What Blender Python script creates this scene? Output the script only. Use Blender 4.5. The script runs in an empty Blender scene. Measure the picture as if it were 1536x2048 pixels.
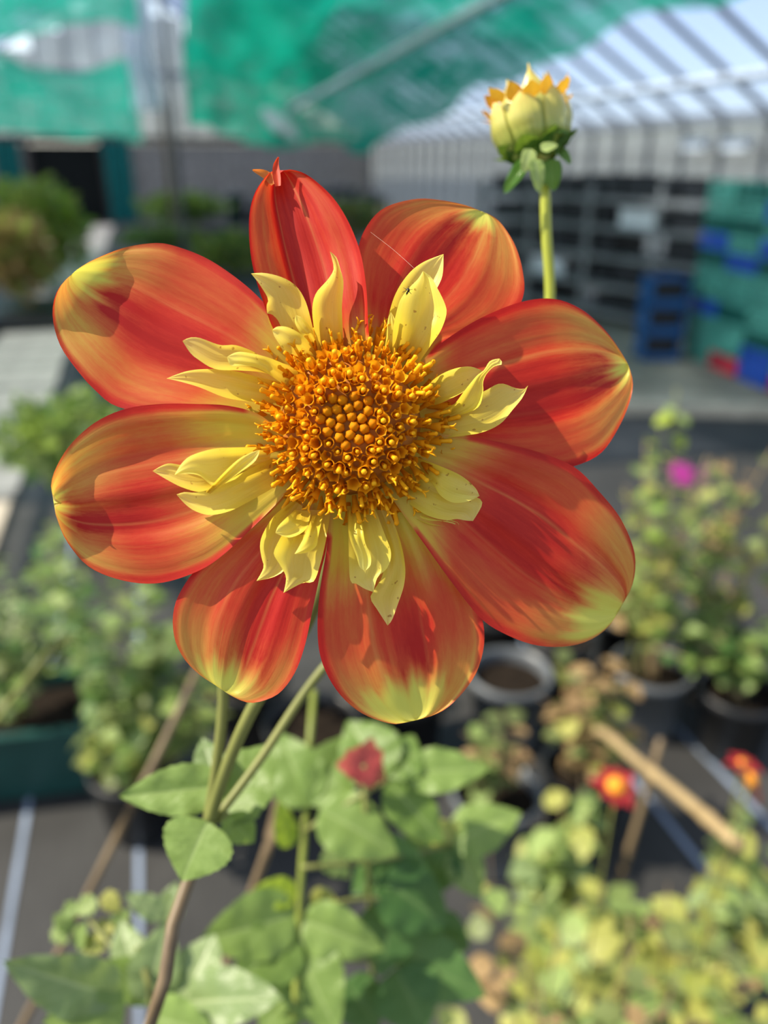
import bpy, math, random
from mathutils import Vector, Matrix, noise

# ------------------------------------------------------------------ camera, sky, sun, exposure
sc = bpy.context.scene
COL = sc.collection
FPX = 1562.0                                   # focal length in pixels of the 1536 x 2048 frame
PITCH, YAW = math.radians(24.3), math.radians(16.05)
CAM = Vector((0.0, 0.0, 1.30))
FWD = Vector((math.sin(YAW)*math.cos(PITCH), math.cos(YAW)*math.cos(PITCH), -math.sin(PITCH)))
RGT = Vector((math.cos(YAW), -math.sin(YAW), 0.0))
UPV = RGT.cross(FWD)
D0 = 0.150                                     # distance of the flower's petal plane
cd = bpy.data.cameras.new('camera')
cam = bpy.data.objects.new('camera', cd); COL.objects.link(cam)
cd.sensor_fit = 'VERTICAL'; cd.sensor_height = 36.0; cd.lens = 36.0*FPX/2048.0
cd.clip_start = 0.01; cd.clip_end = 300
cd.dof.use_dof = True; cd.dof.focus_distance = 0.1475; cd.dof.aperture_fstop = cd.lens/3.4
cam.matrix_world = Matrix.Translation(CAM) @ Matrix((RGT, UPV, -FWD)).transposed().to_4x4()
sc.camera = cam

SUN_C = Vector((-0.66, 0.66, 0.30)).normalized()          # towards the sun: right, up, towards the viewer
SUN = (RGT*SUN_C.x + UPV*SUN_C.y - FWD*SUN_C.z).normalized()
sl = bpy.data.lights.new('sun', 'SUN'); sl.energy = 6.0; sl.angle = math.radians(0.55); sl.color = (1.0, 0.90, 0.72)
so = bpy.data.objects.new('sun', sl); COL.objects.link(so)
so.rotation_euler = SUN.to_track_quat('Z', 'Y').to_euler(); so.location = (-3, 1, 8)
wd = bpy.data.worlds.new('sky'); sc.world = wd; wd.use_nodes = True
wn = wd.node_tree.nodes; bgn = wn['Background']
sky = wn.new('ShaderNodeTexSky'); sky.sky_type = 'NISHITA'; sky.sun_disc = False
sky.sun_elevation = math.asin(SUN.z); sky.sun_rotation = math.atan2(SUN.x, SUN.y)
sky.dust_density = 0.7; sky.ozone_density = 1.5
hsv = wn.new('ShaderNodeHueSaturation'); hsv.inputs['Saturation'].default_value = 0.60
wd.node_tree.links.new(sky.outputs[0], hsv.inputs['Color']); wd.node_tree.links.new(hsv.outputs[0], bgn.inputs[0]); bgn.inputs[1].default_value = 0.19
vs = sc.view_settings
vs.view_transform = 'Standard'; vs.look = 'None'; vs.gamma = 1.0; vs.use_curve_mapping = False; vs.exposure = 0.50
sc.cycles.use_denoising = True
sc.cycles.transparent_max_bounces = 24
sc.cycles.max_bounces = 8

RN = random.Random(7)
def ray(px, py): return RGT*((px-768.0)/FPX) + UPV*((1024.0-py)/FPX) + FWD
def at(px, py, d): return CAM + ray(px, py)*d
def gnd(px, py, z=0.0):
    r = ray(px, py); return CAM + r*((z-CAM.z)/r.z)
def fp(px, py, z=0.0): return CAM + ray(px, py)*(D0 - z)
def lerp(a, b, t): return a+(b-a)*t
def sst(a, b, x):
    t = max(0.0, min(1.0, (x-a)/(b-a))); return t*t*(3-2*t)
def interp(tab, x):
    if x <= tab[0][0]: return tab[0][1]
    for (a, va), (b, vb) in zip(tab, tab[1:]):
        if x <= b:
            t = (x-a)/(b-a); t = t*t*(3-2*t); return va+(vb-va)*t
    return tab[-1][1]

# ------------------------------------------------------------------ object helpers
def link(o, parent=None):
    COL.objects.link(o)
    if parent is not None: o.parent = parent
    return o
def tag(o, label=None, cat=None, group=None, kind=None):
    if label: o['label'] = label
    if cat: o['category'] = cat
    if group: o['group'] = group
    if kind: o['kind'] = kind
    return o
def empty(name, loc, label=None, cat=None, group=None, kind=None):
    o = bpy.data.objects.new(name, None); o.location = loc; o.empty_display_size = 0.02
    return tag(link(o), label, cat, group, kind)
def wloc(o):
    v = Vector(o.location)
    while o.parent is not None: o = o.parent; v = v + Vector(o.location)
    return v
def mesh(name, verts, faces, mats, smooth=True, uvs=None, mi=None):
    me = bpy.data.meshes.new(name); me.from_pydata([tuple(v) for v in verts], [], faces)
    for m in (mats if isinstance(mats, (list, tuple)) else [mats]): me.materials.append(m)
    if uvs:
        ul = me.uv_layers.new(name='UVMap')
        for l in me.loops: ul.data[l.index].uv = uvs[l.vertex_index]
    if smooth: me.polygons.foreach_set('use_smooth', [True]*len(me.polygons))
    if mi: me.polygons.foreach_set('material_index', mi)
    me.update(); return me
def build(name, verts, faces, mats, parent=None, smooth=True, uvs=None, mi=None, origin=None):
    """verts are world points; the object sits at its parent's place (or at origin)"""
    off = wloc(parent) if parent is not None else Vector(origin or (0, 0, 0))
    me = mesh(name, [Vector(v)-off for v in verts], faces, mats, smooth, uvs, mi)
    o = bpy.data.objects.new(name, me)
    if parent is None: o.location = off
    return link(o, parent)
class MB:
    def __init__(s): s.v = []; s.f = []; s.m = []
    def add(s, v, f, m=0):
        n = len(s.v); s.v += [Vector(x) for x in v]; s.f += [tuple(i+n for i in q) for q in f]; s.m += [m]*len(f)
    def box(s, c, d, m=0, ax=None):
        ax = ax or (Vector((1, 0, 0)), Vector((0, 1, 0)), Vector((0, 0, 1)))
        c = Vector(c); P = []
        for k in ((-1,-1,-1),(1,-1,-1),(1,1,-1),(-1,1,-1),(-1,-1,1),(1,-1,1),(1,1,1),(-1,1,1)):
            P.append(c + ax[0]*(k[0]*d[0]/2) + ax[1]*(k[1]*d[1]/2) + ax[2]*(k[2]*d[2]/2))
        s.add(P, [(0,3,2,1),(4,5,6,7),(0,1,5,4),(1,2,6,5),(2,3,7,6),(3,0,4,7)], m)
    def tube(s, pts, rad, n=8, m=0, caps=True):
        v, f = tube_data(pts, rad, n, caps); s.add(v, f, m)
    def lathe(s, prof, n=24, c=(0, 0, 0), m=0):
        c = Vector(c); V = []; Fc = []
        for r, z in prof:
            for i in range(n):
                a = 2*math.pi*i/n; V.append(c + Vector((r*math.cos(a), r*math.sin(a), z)))
        for j in range(len(prof)-1):
            for i in range(n):
                k = (i+1) % n; Fc.append((j*n+i, j*n+k, (j+1)*n+k, (j+1)*n+i))
        s.add(V, Fc, m)
    def obj(s, name, mats, parent=None, smooth=False, origin=None):
        return build(name, s.v, s.f, mats, parent, smooth, mi=s.m, origin=origin)
def tube_data(pts, rad, n=8, caps=True):
    pts = [Vector(p) for p in pts]; V = []; Fc = []
    if not isinstance(rad, (list, tuple)): rad = [rad]*len(pts)
    prev = None
    for i, p in enumerate(pts):
        t = (pts[min(i+1, len(pts)-1)]-pts[max(i-1, 0)]).normalized()
        if prev is None:
            a = t.orthogonal().normalized()
        else:
            a = (prev - t*prev.dot(t)).normalized()
        prev = a; b = t.cross(a)
        for k in range(n):
            w = 2*math.pi*k/n; V.append(p + (a*math.cos(w)+b*math.sin(w))*rad[i])
    for i in range(len(pts)-1):
        for k in range(n):
            q = (k+1) % n; Fc.append((i*n+k, i*n+q, (i+1)*n+q, (i+1)*n+k))
    if caps:
        Fc.append(tuple(range(n-1, -1, -1))); Fc.append(tuple((len(pts)-1)*n+k for k in range(n)))
    return V, Fc
def crom(P, k):
    """points on a Catmull-Rom spline through P, k equal arc-length samples"""
    P = [Vector(p) for p in P]; out = []
    for i in range(len(P)-1):
        a, b, c, d = P[max(i-1, 0)], P[i], P[i+1], P[min(i+2, len(P)-1)]
        for j in range(12):
            t = j/12.0
            out.append(0.5*((2*b)+(c-a)*t+(2*a-5*b+4*c-d)*t*t+(3*b-a-3*c+d)*t**3))
    out.append(P[-1])
    L = [0.0]
    for p, q in zip(out, out[1:]): L.append(L[-1]+(q-p).length)
    res = []; j = 0
    for i in range(k):
        s = L[-1]*i/(k-1)
        while j < len(L)-2 and L[j+1] < s: j += 1
        seg = L[j+1]-L[j]; t = (s-L[j])/seg if seg > 1e-12 else 0.0
        res.append(out[j].lerp(out[j+1], min(max(t, 0), 1)))
    return res

# ------------------------------------------------------------------ materials
def srgb(r, g, b):
    f = lambda c: (c/255.0/12.92 if c/255.0 <= 0.04045 else ((c/255.0+0.055)/1.055)**2.4)
    return (f(r), f(g), f(b), 1.0)
class NT:
    def __init__(s, name):
        s.mat = bpy.data.materials.new(name); s.mat.use_nodes = True
        s.t = s.mat.node_tree; s.n = s.t.nodes; s.n.clear(); s.out = s.n.new('ShaderNodeOutputMaterial')
    def new(s, typ, **kw):
        n = s.n.new(typ)
        for k, v in kw.items(): setattr(n, k, v)
        return n
    def link(s, a, b): s.t.links.new(a, b)
    def math(s, op, a, b=None, clamp=False):
        n = s.new('ShaderNodeMath', operation=op, use_clamp=clamp)
        for i, x in enumerate((a, b)):
            if x is None: continue
            if isinstance(x, (int, float)): n.inputs[i].default_value = x
            else: s.link(x, n.inputs[i])
        return n.outputs[0]
    def ramp(s, fac, stops):
        n = s.new('ShaderNodeValToRGB'); e = n.color_ramp.elements
        while len(e) < len(stops): e.new(0.5)
        for x, (p, c) in zip(e, stops): x.position = p; x.color = c
        s.link(fac, n.inputs[0]); return n.outputs[0]
    def noise(s, vec, scale, detail=3.0, rough=0.55):
        n = s.new('ShaderNodeTexNoise'); n.inputs['Scale'].default_value = scale
        n.inputs['Detail'].default_value = detail; n.inputs['Roughness'].default_value = rough
        if vec is not None: s.link(vec, n.inputs['Vector'])
        return n.outputs['Fac']
    def mapping(s, vec, scale=(1, 1, 1), loc=(0, 0, 0)):
        n = s.new('ShaderNodeMapping'); n.inputs['Scale'].default_value = scale; n.inputs['Location'].default_value = loc
        s.link(vec, n.inputs['Vector']); return n.outputs[0]
    def mix(s, fac, a, b, typ='MIX'):
        n = s.new('ShaderNodeMix', data_type='RGBA', blend_type=typ)
        for i, x in ((0, fac), (6, a), (7, b)):
            if isinstance(x, (int, float)): n.inputs[i].default_value = x
            elif isinstance(x, tuple): n.inputs[i].default_value = x
            else: s.link(x, n.inputs[i])
        return n.outputs[2]
    def princ(s, col, rough=0.6, spec=0.4, metal=0.0):
        p = s.new('ShaderNodeBsdfPrincipled')
        if isinstance(col, tuple): p.inputs['Base Color'].default_value = col
        else: s.link(col, p.inputs['Base Color'])
        p.inputs['Roughness'].default_value = rough; p.inputs['Specular IOR Level'].default_value = spec
        p.inputs['Metallic'].default_value = metal; return p
    def bump(s, h, p, strength=0.3, dist=0.001):
        b = s.new('ShaderNodeBump'); b.inputs['Strength'].default_value = strength; b.inputs['Distance'].default_value = dist
        s.link(h, b.inputs['Height']); s.link(b.outputs[0], p.inputs['Normal']); return b.outputs[0]
    def thin(s, p, col, amount, nrm=None):
        """a thin sheet that also lets light through"""
        t = s.new('ShaderNodeBsdfTranslucent')
        if isinstance(col, tuple): t.inputs[0].default_value = col
        else: s.link(col, t.inputs[0])
        if nrm is not None: s.link(nrm, t.inputs['Normal'])
        m = s.new('ShaderNodeMixShader'); m.inputs[0].default_value = amount
        s.link(p.outputs[0], m.inputs[1]); s.link(t.outputs[0], m.inputs[2]); return m
    def done(s, sh): s.link(sh.outputs[0], s.out.inputs[0]); return s.mat
def plain(name, col, rough=0.6, spec=0.4, metal=0.0, var=0.25, scale=8.0, bump=0.0):
    m = NT(name); tc = m.new('ShaderNodeTexCoord')
    n = m.noise(tc.outputs['Object'], scale, 5.0)
    dk = tuple(c*(1-var) for c in col[:3])+(1,); lt = tuple(min(1, c*(1+var)) for c in col[:3])+(1,)
    p = m.princ(m.ramp(n, [(0.3, dk), (0.7, lt)]), rough, spec, metal)
    if bump: m.bump(n, p, bump, 0.004)
    return m.done(p)

def ray_petal_mat():
    m = NT('ray_petal'); at_ = m.new('ShaderNodeAttribute', attribute_name='yel')
    uv = m.new('ShaderNodeUVMap'); oi = m.new('ShaderNodeObjectInfo')
    off = m.new('ShaderNodeCombineXYZ'); m.link(m.math('MULTIPLY', oi.outputs['Random'], 37.0), off.inputs[0]); m.link(m.math('MULTIPLY', oi.outputs['Random'], 91.0), off.inputs[1])
    va = m.new('ShaderNodeVectorMath', operation='ADD'); 
    m.link(m.mapping(uv.outputs[0], (15, 1.2, 1)), va.inputs[0]); m.link(off.outputs[0], va.inputs[1])
    st = m.noise(va.outputs[0], 1.0, 4.0, 0.62)
    vb = m.new('ShaderNodeVectorMath', operation='ADD')
    m.link(m.mapping(uv.outputs[0], (6.5, 1.0, 1)), vb.inputs[0]); m.link(off.outputs[0], vb.inputs[1])
    sb = m.noise(vb.outputs[0], 1.0, 2.0, 0.5)
    vc = m.new('ShaderNodeVectorMath', operation='ADD')
    m.link(m.mapping(uv.outputs[0], (46, 20, 1)), vc.inputs[0]); m.link(off.outputs[0], vc.inputs[1])
    sc_ = m.noise(vc.outputs[0], 1.0, 4.0, 0.7)
    y = m.math('ADD', at_.outputs['Fac'], m.math('MULTIPLY', m.math('SUBTRACT', st, 0.5), 0.46))
    y = m.math('ADD', y, m.math('MULTIPLY', m.math('SUBTRACT', sb, 0.5), 0.45))
    y = m.math('ADD', y, m.math('MULTIPLY', m.math('SUBTRACT', sc_, 0.5), 0.24), True)
    col = m.ramp(y, [(0.0, (0.50, 0.010, 0.005, 1)), (0.18, (0.64, 0.030, 0.012, 1)), (0.42, (0.70, 0.115, 0.028, 1)), (0.62, (0.70, 0.25, 0.045, 1)), (0.80, (0.72, 0.42, 0.055, 1)), (1.0, (0.72, 0.54, 0.06, 1))])
    se = m.new('ShaderNodeSeparateXYZ'); m.link(uv.outputs[0], se.inputs[0])
    xw = m.math('ADD', se.outputs[0], m.math('MULTIPLY', m.math('SUBTRACT', sb, 0.5), 0.10))
    vein = None
    for v0 in (0.33, 0.64):
        l = m.math('SUBTRACT', 1.0, m.math('MULTIPLY', m.math('ABSOLUTE', m.math('SUBTRACT', xw, v0)), 50.0), True)
        vein = l if vein is None else m.math('MAXIMUM', vein, l)
    vein = m.math('MULTIPLY', vein, m.math('MULTIPLY', m.math('SUBTRACT', st, 0.34, True), 1.1), True)
    col = m.mix(vein, col, (0.78, 0.36, 0.10, 1))
    gt = m.new('ShaderNodeAttribute', attribute_name='tipg')
    col = m.mix(gt.outputs['Fac'], col, m.mix(y, col, (0.72, 0.67, 0.12, 1)))
    p = m.princ(col, 0.46, 0.35); p.inputs['Sheen Weight'].default_value = 0.08
    nb = m.bump(m.math('ADD', st, m.math('MULTIPLY', sb, 1.2)), p, 0.22, 0.0005)
    return m.done(m.thin(p, m.mix(0.35, col, m.mix(1.0, col, col, 'MULTIPLY')), 0.48))
def collar_mat():
    m = NT('collar_petal'); uv = m.new('ShaderNodeUVMap'); oi = m.new('ShaderNodeObjectInfo'); tc = m.new('ShaderNodeTexCoord')
    st = m.noise(m.mapping(uv.outputs[0], (18, 1.4, 1)), 1.0, 3.0)
    se = m.new('ShaderNodeSeparateXYZ'); m.link(uv.outputs[0], se.inputs[0])
    y = m.math('ADD', se.outputs[1], m.math('MULTIPLY', m.math('SUBTRACT', st, 0.5), 0.35))
    col = m.ramp(y, [(0.0, (0.70, 0.45, 0.03, 1)), (0.35, (0.80, 0.64, 0.06, 1)), (0.75, (0.87, 0.76, 0.14, 1)), (1.0, (0.89, 0.81, 0.24, 1))])
    sp = m.noise(m.mapping(tc.outputs['Object'], (900, 900, 900)), 1.0, 2.0, 0.4)
    col = m.mix(m.ramp(sp, [(0.70, (0, 0, 0, 1)), (0.74, (0.75, 0.75, 0.75, 1))]), col, (0.40, 0.20, 0.02, 1))
    p = m.princ(col, 0.36, 0.45); m.bump(st, p, 0.25, 0.0005)
    return m.done(m.thin(p, col, 0.48))
def floret_mat(name, c1, c2, tr=0.3, rough=0.4):
    m = NT(name); tc = m.new('ShaderNodeTexCoord'); oi = m.new('ShaderNodeObjectInfo')
    n = m.noise(tc.outputs['Object'], 700.0, 2.0)
    f = m.math('ADD', m.math('MULTIPLY', n, 0.6), m.math('MULTIPLY', oi.outputs['Random'], 0.5), True)
    col = m.ramp(f, [(0.25, c1), (0.8, c2)])
    p = m.princ(col, rough, 0.10); return m.done(m.thin(p, col, tr))
def leaf_mat(name, c1, c2, cv, tr=0.35, rough=0.42, edge=None):
    m = NT(name); uv = m.new('ShaderNodeUVMap'); oi = m.new('ShaderNodeObjectInfo'); tc = m.new('ShaderNodeTexCoord')
    se = m.new('ShaderNodeSeparateXYZ'); m.link(uv.outputs[0], se.inputs[0])
    ax = m.math('ABSOLUTE', m.math('SUBTRACT', se.outputs[0], 0.5))
    mid = m.math('SUBTRACT', 1.0, m.math('MULTIPLY', ax, 22.0), True)
    side = m.math('SINE', m.math('MULTIPLY', m.math('SUBTRACT', se.outputs[1], m.math('MULTIPLY', ax, 0.5)), 55.0))
    side = m.math('MULTIPLY', m.math('SUBTRACT', side, 0.82, True), 3.0, True)
    vein = m.math('MAXIMUM', mid, m.math('MULTIPLY', side, 0.6))
    n = m.noise(tc.outputs['Object'], 5.0, 4.0)
    f = m.math('ADD', m.math('MULTIPLY', n, 0.55), m.math('MULTIPLY', oi.outputs['Random'], 0.55), True)
    col = m.mix(m.math('MULTIPLY', vein, 0.6), m.ramp(f, [(0.2, c1), (0.85, c2)]), cv)
    p = m.princ(col, rough, 0.32); m.bump(m.math('SUBTRACT', n, m.math('MULTIPLY', vein, 0.8)), p, 0.15, 0.01)
    return m.done(m.thin(p, m.mix(0.4, col, (0.42, 0.55, 0.05, 1)), tr))
def netting_mat(name, col, dens):
    m = NT(name); tc = m.new('ShaderNodeTexCoord')
    n = m.noise(m.mapping(tc.outputs['Object'], (1.6, .8, 2.5)), 1.5, 4.0)
    w = m.new('ShaderNodeTexWave'); w.inputs['Scale'].default_value = 2.3; w.inputs['Distortion'].default_value = 3.0; m.link(tc.outputs['Object'], w.inputs[0])
    d = m.math('ADD', dens-0.30, m.math('MULTIPLY', m.math('SUBTRACT', n, 0.15), 0.95)); d = m.math('ADD', d, m.math('MULTIPLY', w.outputs['Fac'], 0.10), True)
    p = m.princ(col, 0.6, 0.3); th = m.thin(p, col, 0.55)
    t = m.new('ShaderNodeBsdfTransparent'); x = m.new('ShaderNodeMixShader')
    m.link(d, x.inputs[0]); m.link(t.outputs[0], x.inputs[1]); m.link(th.outputs[0], x.inputs[2]); return m.done(x)
def pane_mat(name, col, haze, tint=(0.93, 0.95, 0.97, 1)):
    m = NT(name); tc = m.new('ShaderNodeTexCoord'); n = m.noise(tc.outputs['Object'], 1.2, 5.0)
    h = m.math('MULTIPLY', m.math('ADD', n, 0.5), haze, True)
    p = m.princ(col, 0.35, 0.4); th = m.thin(p, col, 0.6)
    t = m.new('ShaderNodeBsdfTransparent'); t.inputs[0].default_value = tint; x = m.new('ShaderNodeMixShader')
    m.link(h, x.inputs[0]); m.link(t.outputs[0], x.inputs[1]); m.link(th.outputs[0], x.inputs[2]); return m.done(x)
def fabric_mat():
    m = NT('ground_fabric'); tc = m.new('ShaderNodeTexCoord')
    n = m.noise(tc.outputs['Object'], 3.0, 6.0); w = m.noise(m.mapping(tc.outputs['Object'], (260, 8, 1)), 1.0, 2.0)
    f = m.math('ADD', m.math('MULTIPLY', n, 0.7), m.math('MULTIPLY', w, 0.4), True)
    p = m.princ(m.ramp(f, [(0.3, (0.013, 0.013, 0.013, 1)), (0.62, (0.036, 0.036, 0.036, 1)), (0.85, (0.080, 0.077, 0.073, 1))]), 0.62, 0.35)
    m.bump(w, p, 0.3, 0.003); return m.done(p)

M = {}
M['ray'] = ray_petal_mat(); M['collar'] = collar_mat()
M['floret'] = floret_mat('disc_floret', (0.70, 0.25, 0.005, 1), (0.90, 0.43, 0.010, 1), 0.4, 0.5)
M['anther'] = floret_mat('anther', (0.86, 0.36, 0.006, 1), (0.97, 0.52, 0.016, 1), 0.25, 0.35)
M['floretbud'] = floret_mat('floret_bud', (0.66, 0.21, 0.002, 1), (0.76, 0.28, 0.003, 1), 0.3, 0.7)
M['recept'] = plain('receptacle', (0.34, 0.12, 0.008, 1), 0.7)
M['leafA'] = leaf_mat('dahlia_leaf', (0.11, 0.19, 0.035, 1), (0.22, 0.32, 0.085, 1), (0.34, 0.44, 0.17, 1))
M['leafB'] = leaf_mat('pale_leaf', (0.15, 0.22, 0.08, 1), (0.26, 0.34, 0.15, 1), (0.44, 0.50, 0.28, 1), 0.3, 0.36)
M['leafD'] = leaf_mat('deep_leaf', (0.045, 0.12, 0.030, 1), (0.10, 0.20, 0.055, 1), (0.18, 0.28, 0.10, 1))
M['leafL'] = leaf_mat('lime_leaf', (0.30, 0.42, 0.03, 1), (0.42, 0.52, 0.05, 1), (0.5, 0.6, 0.15, 1), 0.5)
M['leafY'] = leaf_mat('yellowing_leaf', (0.26, 0.30, 0.06, 1), (0.44, 0.43, 0.11, 1), (0.6, 0.58, 0.25, 1), 0.4)
M['leafG'] = leaf_mat('light_green_leaf', (0.16, 0.25, 0.06, 1), (0.30, 0.39, 0.13, 1), (0.42, 0.5, 0.22, 1))
M['leafW'] = leaf_mat('withered_leaf', (0.17, 0.10, 0.045, 1), (0.33, 0.22, 0.10, 1), (0.4, 0.3, 0.16, 1), 0.2, 0.7)
M['leafO'] = leaf_mat('olive_leaf', (0.10, 0.14, 0.045, 1), (0.20, 0.24, 0.085, 1), (0.3, 0.33, 0.16, 1))
M['leafR'] = leaf_mat('russet_leaf', (0.32, 0.16, 0.06, 1), (0.50, 0.32, 0.13, 1), (0.5, 0.35, 0.2, 1), 0.3)
def bud_petal_mat():
    m = NT('bud_petal'); uv = m.new('ShaderNodeUVMap'); tc = m.new('ShaderNodeTexCoord')
    se = m.new('ShaderNodeSeparateXYZ'); m.link(uv.outputs[0], se.inputs[0])
    n = m.noise(m.mapping(uv.outputs[0], (9, 2, 1)), 1.0, 3.0)
    y = m.math('ADD', se.outputs[1], m.math('MULTIPLY', m.math('SUBTRACT', n, 0.5), 0.5))
    col = m.ramp(y, [(0.12, (0.33, 0.44, 0.07, 1)), (0.45, (0.56, 0.56, 0.13, 1)), (0.8, (0.74, 0.64, 0.17, 1)), (1.0, (0.80, 0.62, 0.16, 1))])
    p = m.princ(col, 0.2, 0.6); m.bump(n, p, 0.3, 0.0008); return m.done(m.thin(p, col, 0.35))
def stem_mat(name, a, b):
    m = NT(name); tc = m.new('ShaderNodeTexCoord'); n = m.noise(m.mapping(tc.outputs['Object'], (60, 60, 12)), 1.0, 4.0)
    p = m.princ(m.ramp(n, [(0.3, a), (0.7, b)]), 0.45, 0.4); m.bump(n, p, 0.2, 0.001); return m.done(m.thin(p, b, 0.12))
M['stemG'] = stem_mat('green_stem', (0.15, 0.165, 0.04, 1), (0.235, 0.245, 0.07, 1))
M['stemY'] = stem_mat('yellow_green_stem', (0.33, 0.37, 0.035, 1), (0.43, 0.46, 0.06, 1))
M['stemV'] = stem_mat('olive_stem', (0.17, 0.21, 0.03, 1), (0.26, 0.30, 0.05, 1))
M['stemB'] = stem_mat('brown_stem', (0.13, 0.09, 0.05, 1), (0.25, 0.18, 0.10, 1))
M['stemT'] = stem_mat('tan_stem', (0.30, 0.21, 0.10, 1), (0.48, 0.36, 0.19, 1))
M['budcore'] = leaf_mat('bud_core', (0.50, 0.52, 0.14, 1), (0.62, 0.62, 0.22, 1), (0.7, 0.68, 0.35, 1), 0.3, 0.2)
M['budpet'] = bud_petal_mat()
M['budtip'] = leaf_mat('bud_orange_tip', (0.84, 0.27, 0.012, 1), (0.92, 0.38, 0.025, 1), (0.92, 0.45, 0.05, 1), 0.4, 0.5)
M['bract'] = leaf_mat('bract', (0.045, 0.14, 0.012, 1), (0.11, 0.24, 0.025, 1), (0.2, 0.32, 0.06, 1), 0.3, 0.25)
M['bractgloss'] = leaf_mat('bract_gloss', (0.26, 0.38, 0.09, 1), (0.38, 0.47, 0.15, 1), (0.6, 0.66, 0.4, 1), 0.3, 0.2)  # paler bract green, with the glossy highlight put into the colour
M['fabric'] = fabric_mat()
M['fabline'] = plain('fabric_line', (0.20, 0.25, 0.34, 1), 0.6)
M['slab'] = plain('concrete_slab', (0.38, 0.335, 0.27, 1), 0.85, 0.2, var=0.3, scale=6, bump=0.4)
M['conc'] = plain('dusty_concrete', (0.25, 0.225, 0.17, 1), 0.85, 0.2, var=0.5, scale=2.5, bump=0.3)
M['kerb'] = plain('kerb_timber', (0.42, 0.38, 0.29, 1), 0.8, 0.2)
M['alu'] = plain('aluminium', (0.36, 0.37, 0.38, 1), 0.45, 0.5, 0.4)
M['bar'] = plain('glazing_bar', (0.14, 0.14, 0.145, 1), 0.55, 0.4, 0.2)
M['pipe'] = plain('galvanised_pipe', (0.74, 0.78, 0.80, 1), 0.45, 0.5)
M['wood'] = plain('weathered_timber', (0.22, 0.16, 0.10, 1), 0.8, 0.2, var=0.35, scale=20)
M['dwood'] = plain('dark_timber', (0.07, 0.06, 0.05, 1), 0.8, 0.2)
M['black'] = plain('black_plastic', (0.012, 0.013, 0.015, 1), 0.4, 0.45)
M['dgreenp'] = plain('dark_green_plastic', (0.010, 0.055, 0.048, 1), 0.4, 0.45)
M['greyp'] = plain('grey_plastic', (0.10, 0.11, 0.12, 1), 0.4, 0.45)
M['soil'] = plain('soil', (0.014, 0.010, 0.007, 1), 0.95, 0.1, var=0.5, scale=60, bump=0.8)
M['green'] = plain('green_crate', (0.10, 0.38, 0.29, 1), 0.4, 0.45, var=0.2)
M['dkgreen'] = plain('bottle_green_crate', (0.015, 0.13, 0.10, 1), 0.4, 0.45, var=0.2)
M['blue'] = plain('blue_crate', (0.03, 0.11, 0.52, 1), 0.4, 0.45, var=0.2)
M['azure'] = plain('azure_crate', (0.010, 0.09, 0.26, 1), 0.4, 0.45, var=0.2)
M['red'] = plain('red_crate', (0.62, 0.035, 0.06, 1), 0.4, 0.45, var=0.2)
M['white'] = plain('white_plastic', (0.78, 0.79, 0.78, 1), 0.4, 0.45, var=0.1)
M['greyshelf'] = plain('grey_shelf', (0.22, 0.22, 0.21, 1), 0.5, 0.4)
M['teal'] = plain('teal_cloth', (0.02, 0.20, 0.17, 1), 0.8, 0.2)
M['dark'] = plain('dark_panel', (0.018, 0.019, 0.016, 1), 0.9, 0.1)
M['net'] = netting_mat('green_netting', (0.010, 0.44, 0.26, 1), 0.80)
M['net2'] = netting_mat('pale_green_netting', (0.014, 0.46, 0.28, 1), 0.74)
M['pane'] = pane_mat('roof_glass', (0.60, 0.65, 0.78, 1), 0.16, (0.80, 0.86, 0.97, 1))
M['wpane'] = pane_mat('wall_glass', (0.36, 0.38, 0.37, 1), 0.55)
M['poly'] = pane_mat('polythene', (0.75, 0.80, 0.85, 1), 0.8)
M['greywall'] = plain('grey_sheet', (0.38, 0.33, 0.27, 1), 0.7, 0.3, var=0.35)
M['magenta'] = leaf_mat('magenta_petal', (0.50, 0.02, 0.30, 1), (0.62, 0.05, 0.42, 1), (0.6, 0.08, 0.45, 1), 0.3)
M['crimson'] = leaf_mat('crimson_petal', (0.28, 0.008, 0.02, 1), (0.42, 0.015, 0.03, 1), (0.45, 0.03, 0.05, 1), 0.3)
M['orangeeye'] = plain('orange_eye', (0.70, 0.26, 0.012, 1), 0.7)
M['redbloom'] = leaf_mat('dusky_red_petal', (0.34, 0.05, 0.05, 1), (0.45, 0.08, 0.07, 1), (0.5, 0.1, 0.1, 1), 0.3)
M['insect'] = plain('insect', (0.02, 0.018, 0.012, 1), 0.4)
M['thread'] = plain('thread', (0.45, 0.30, 0.22, 1), 0.4)
M['speck'] = plain('pollen', (0.85, 0.32, 0.02, 1), 0.6)

# ------------------------------------------------------------------ the setting
WX, YE, YS, ZE, RS = 5.4, 20.0, 4.0, 1.66, math.tan(math.radians(30))
def roofz(x): return ZE + (WX-abs(x))*RS
b = MB(); b.box((0, 22, -0.05), (60, 70, 0.1)); floor = b.obj('floor', M['fabric']); tag(floor, 'dusty black woven ground fabric covering the nursery floor', 'floor', kind='structure')
for x in (-0.394, -0.160, 0.934, 1.140):
    b = MB(); b.box((x, 3.0 if x < 1.6 else 2.2, 0.001), (0.012, 6.0 if x < 1.6 else 3.0, 0.002)); b.obj('woven_line', M['fabline'], floor)
path = empty('path', (-0.93, 0, 0), 'narrow path of pale concrete slabs leading to the far doorway', 'path', kind='structure')
smv = MB(); smv.box((0, 0, 0.011), (0.55, 0.435, 0.022)); sme = mesh('paving_slab', smv.v, smv.f, M['slab'], False)
for i in range(40):
    o = bpy.data.objects.new('paving_slab', sme); link(o, path)
    o.location = (RN.uniform(-.008, .008), 0.9+i*0.448, RN.uniform(-.003, .003)); o.rotation_euler = (0, 0, RN.uniform(-.012, .012))
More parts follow.
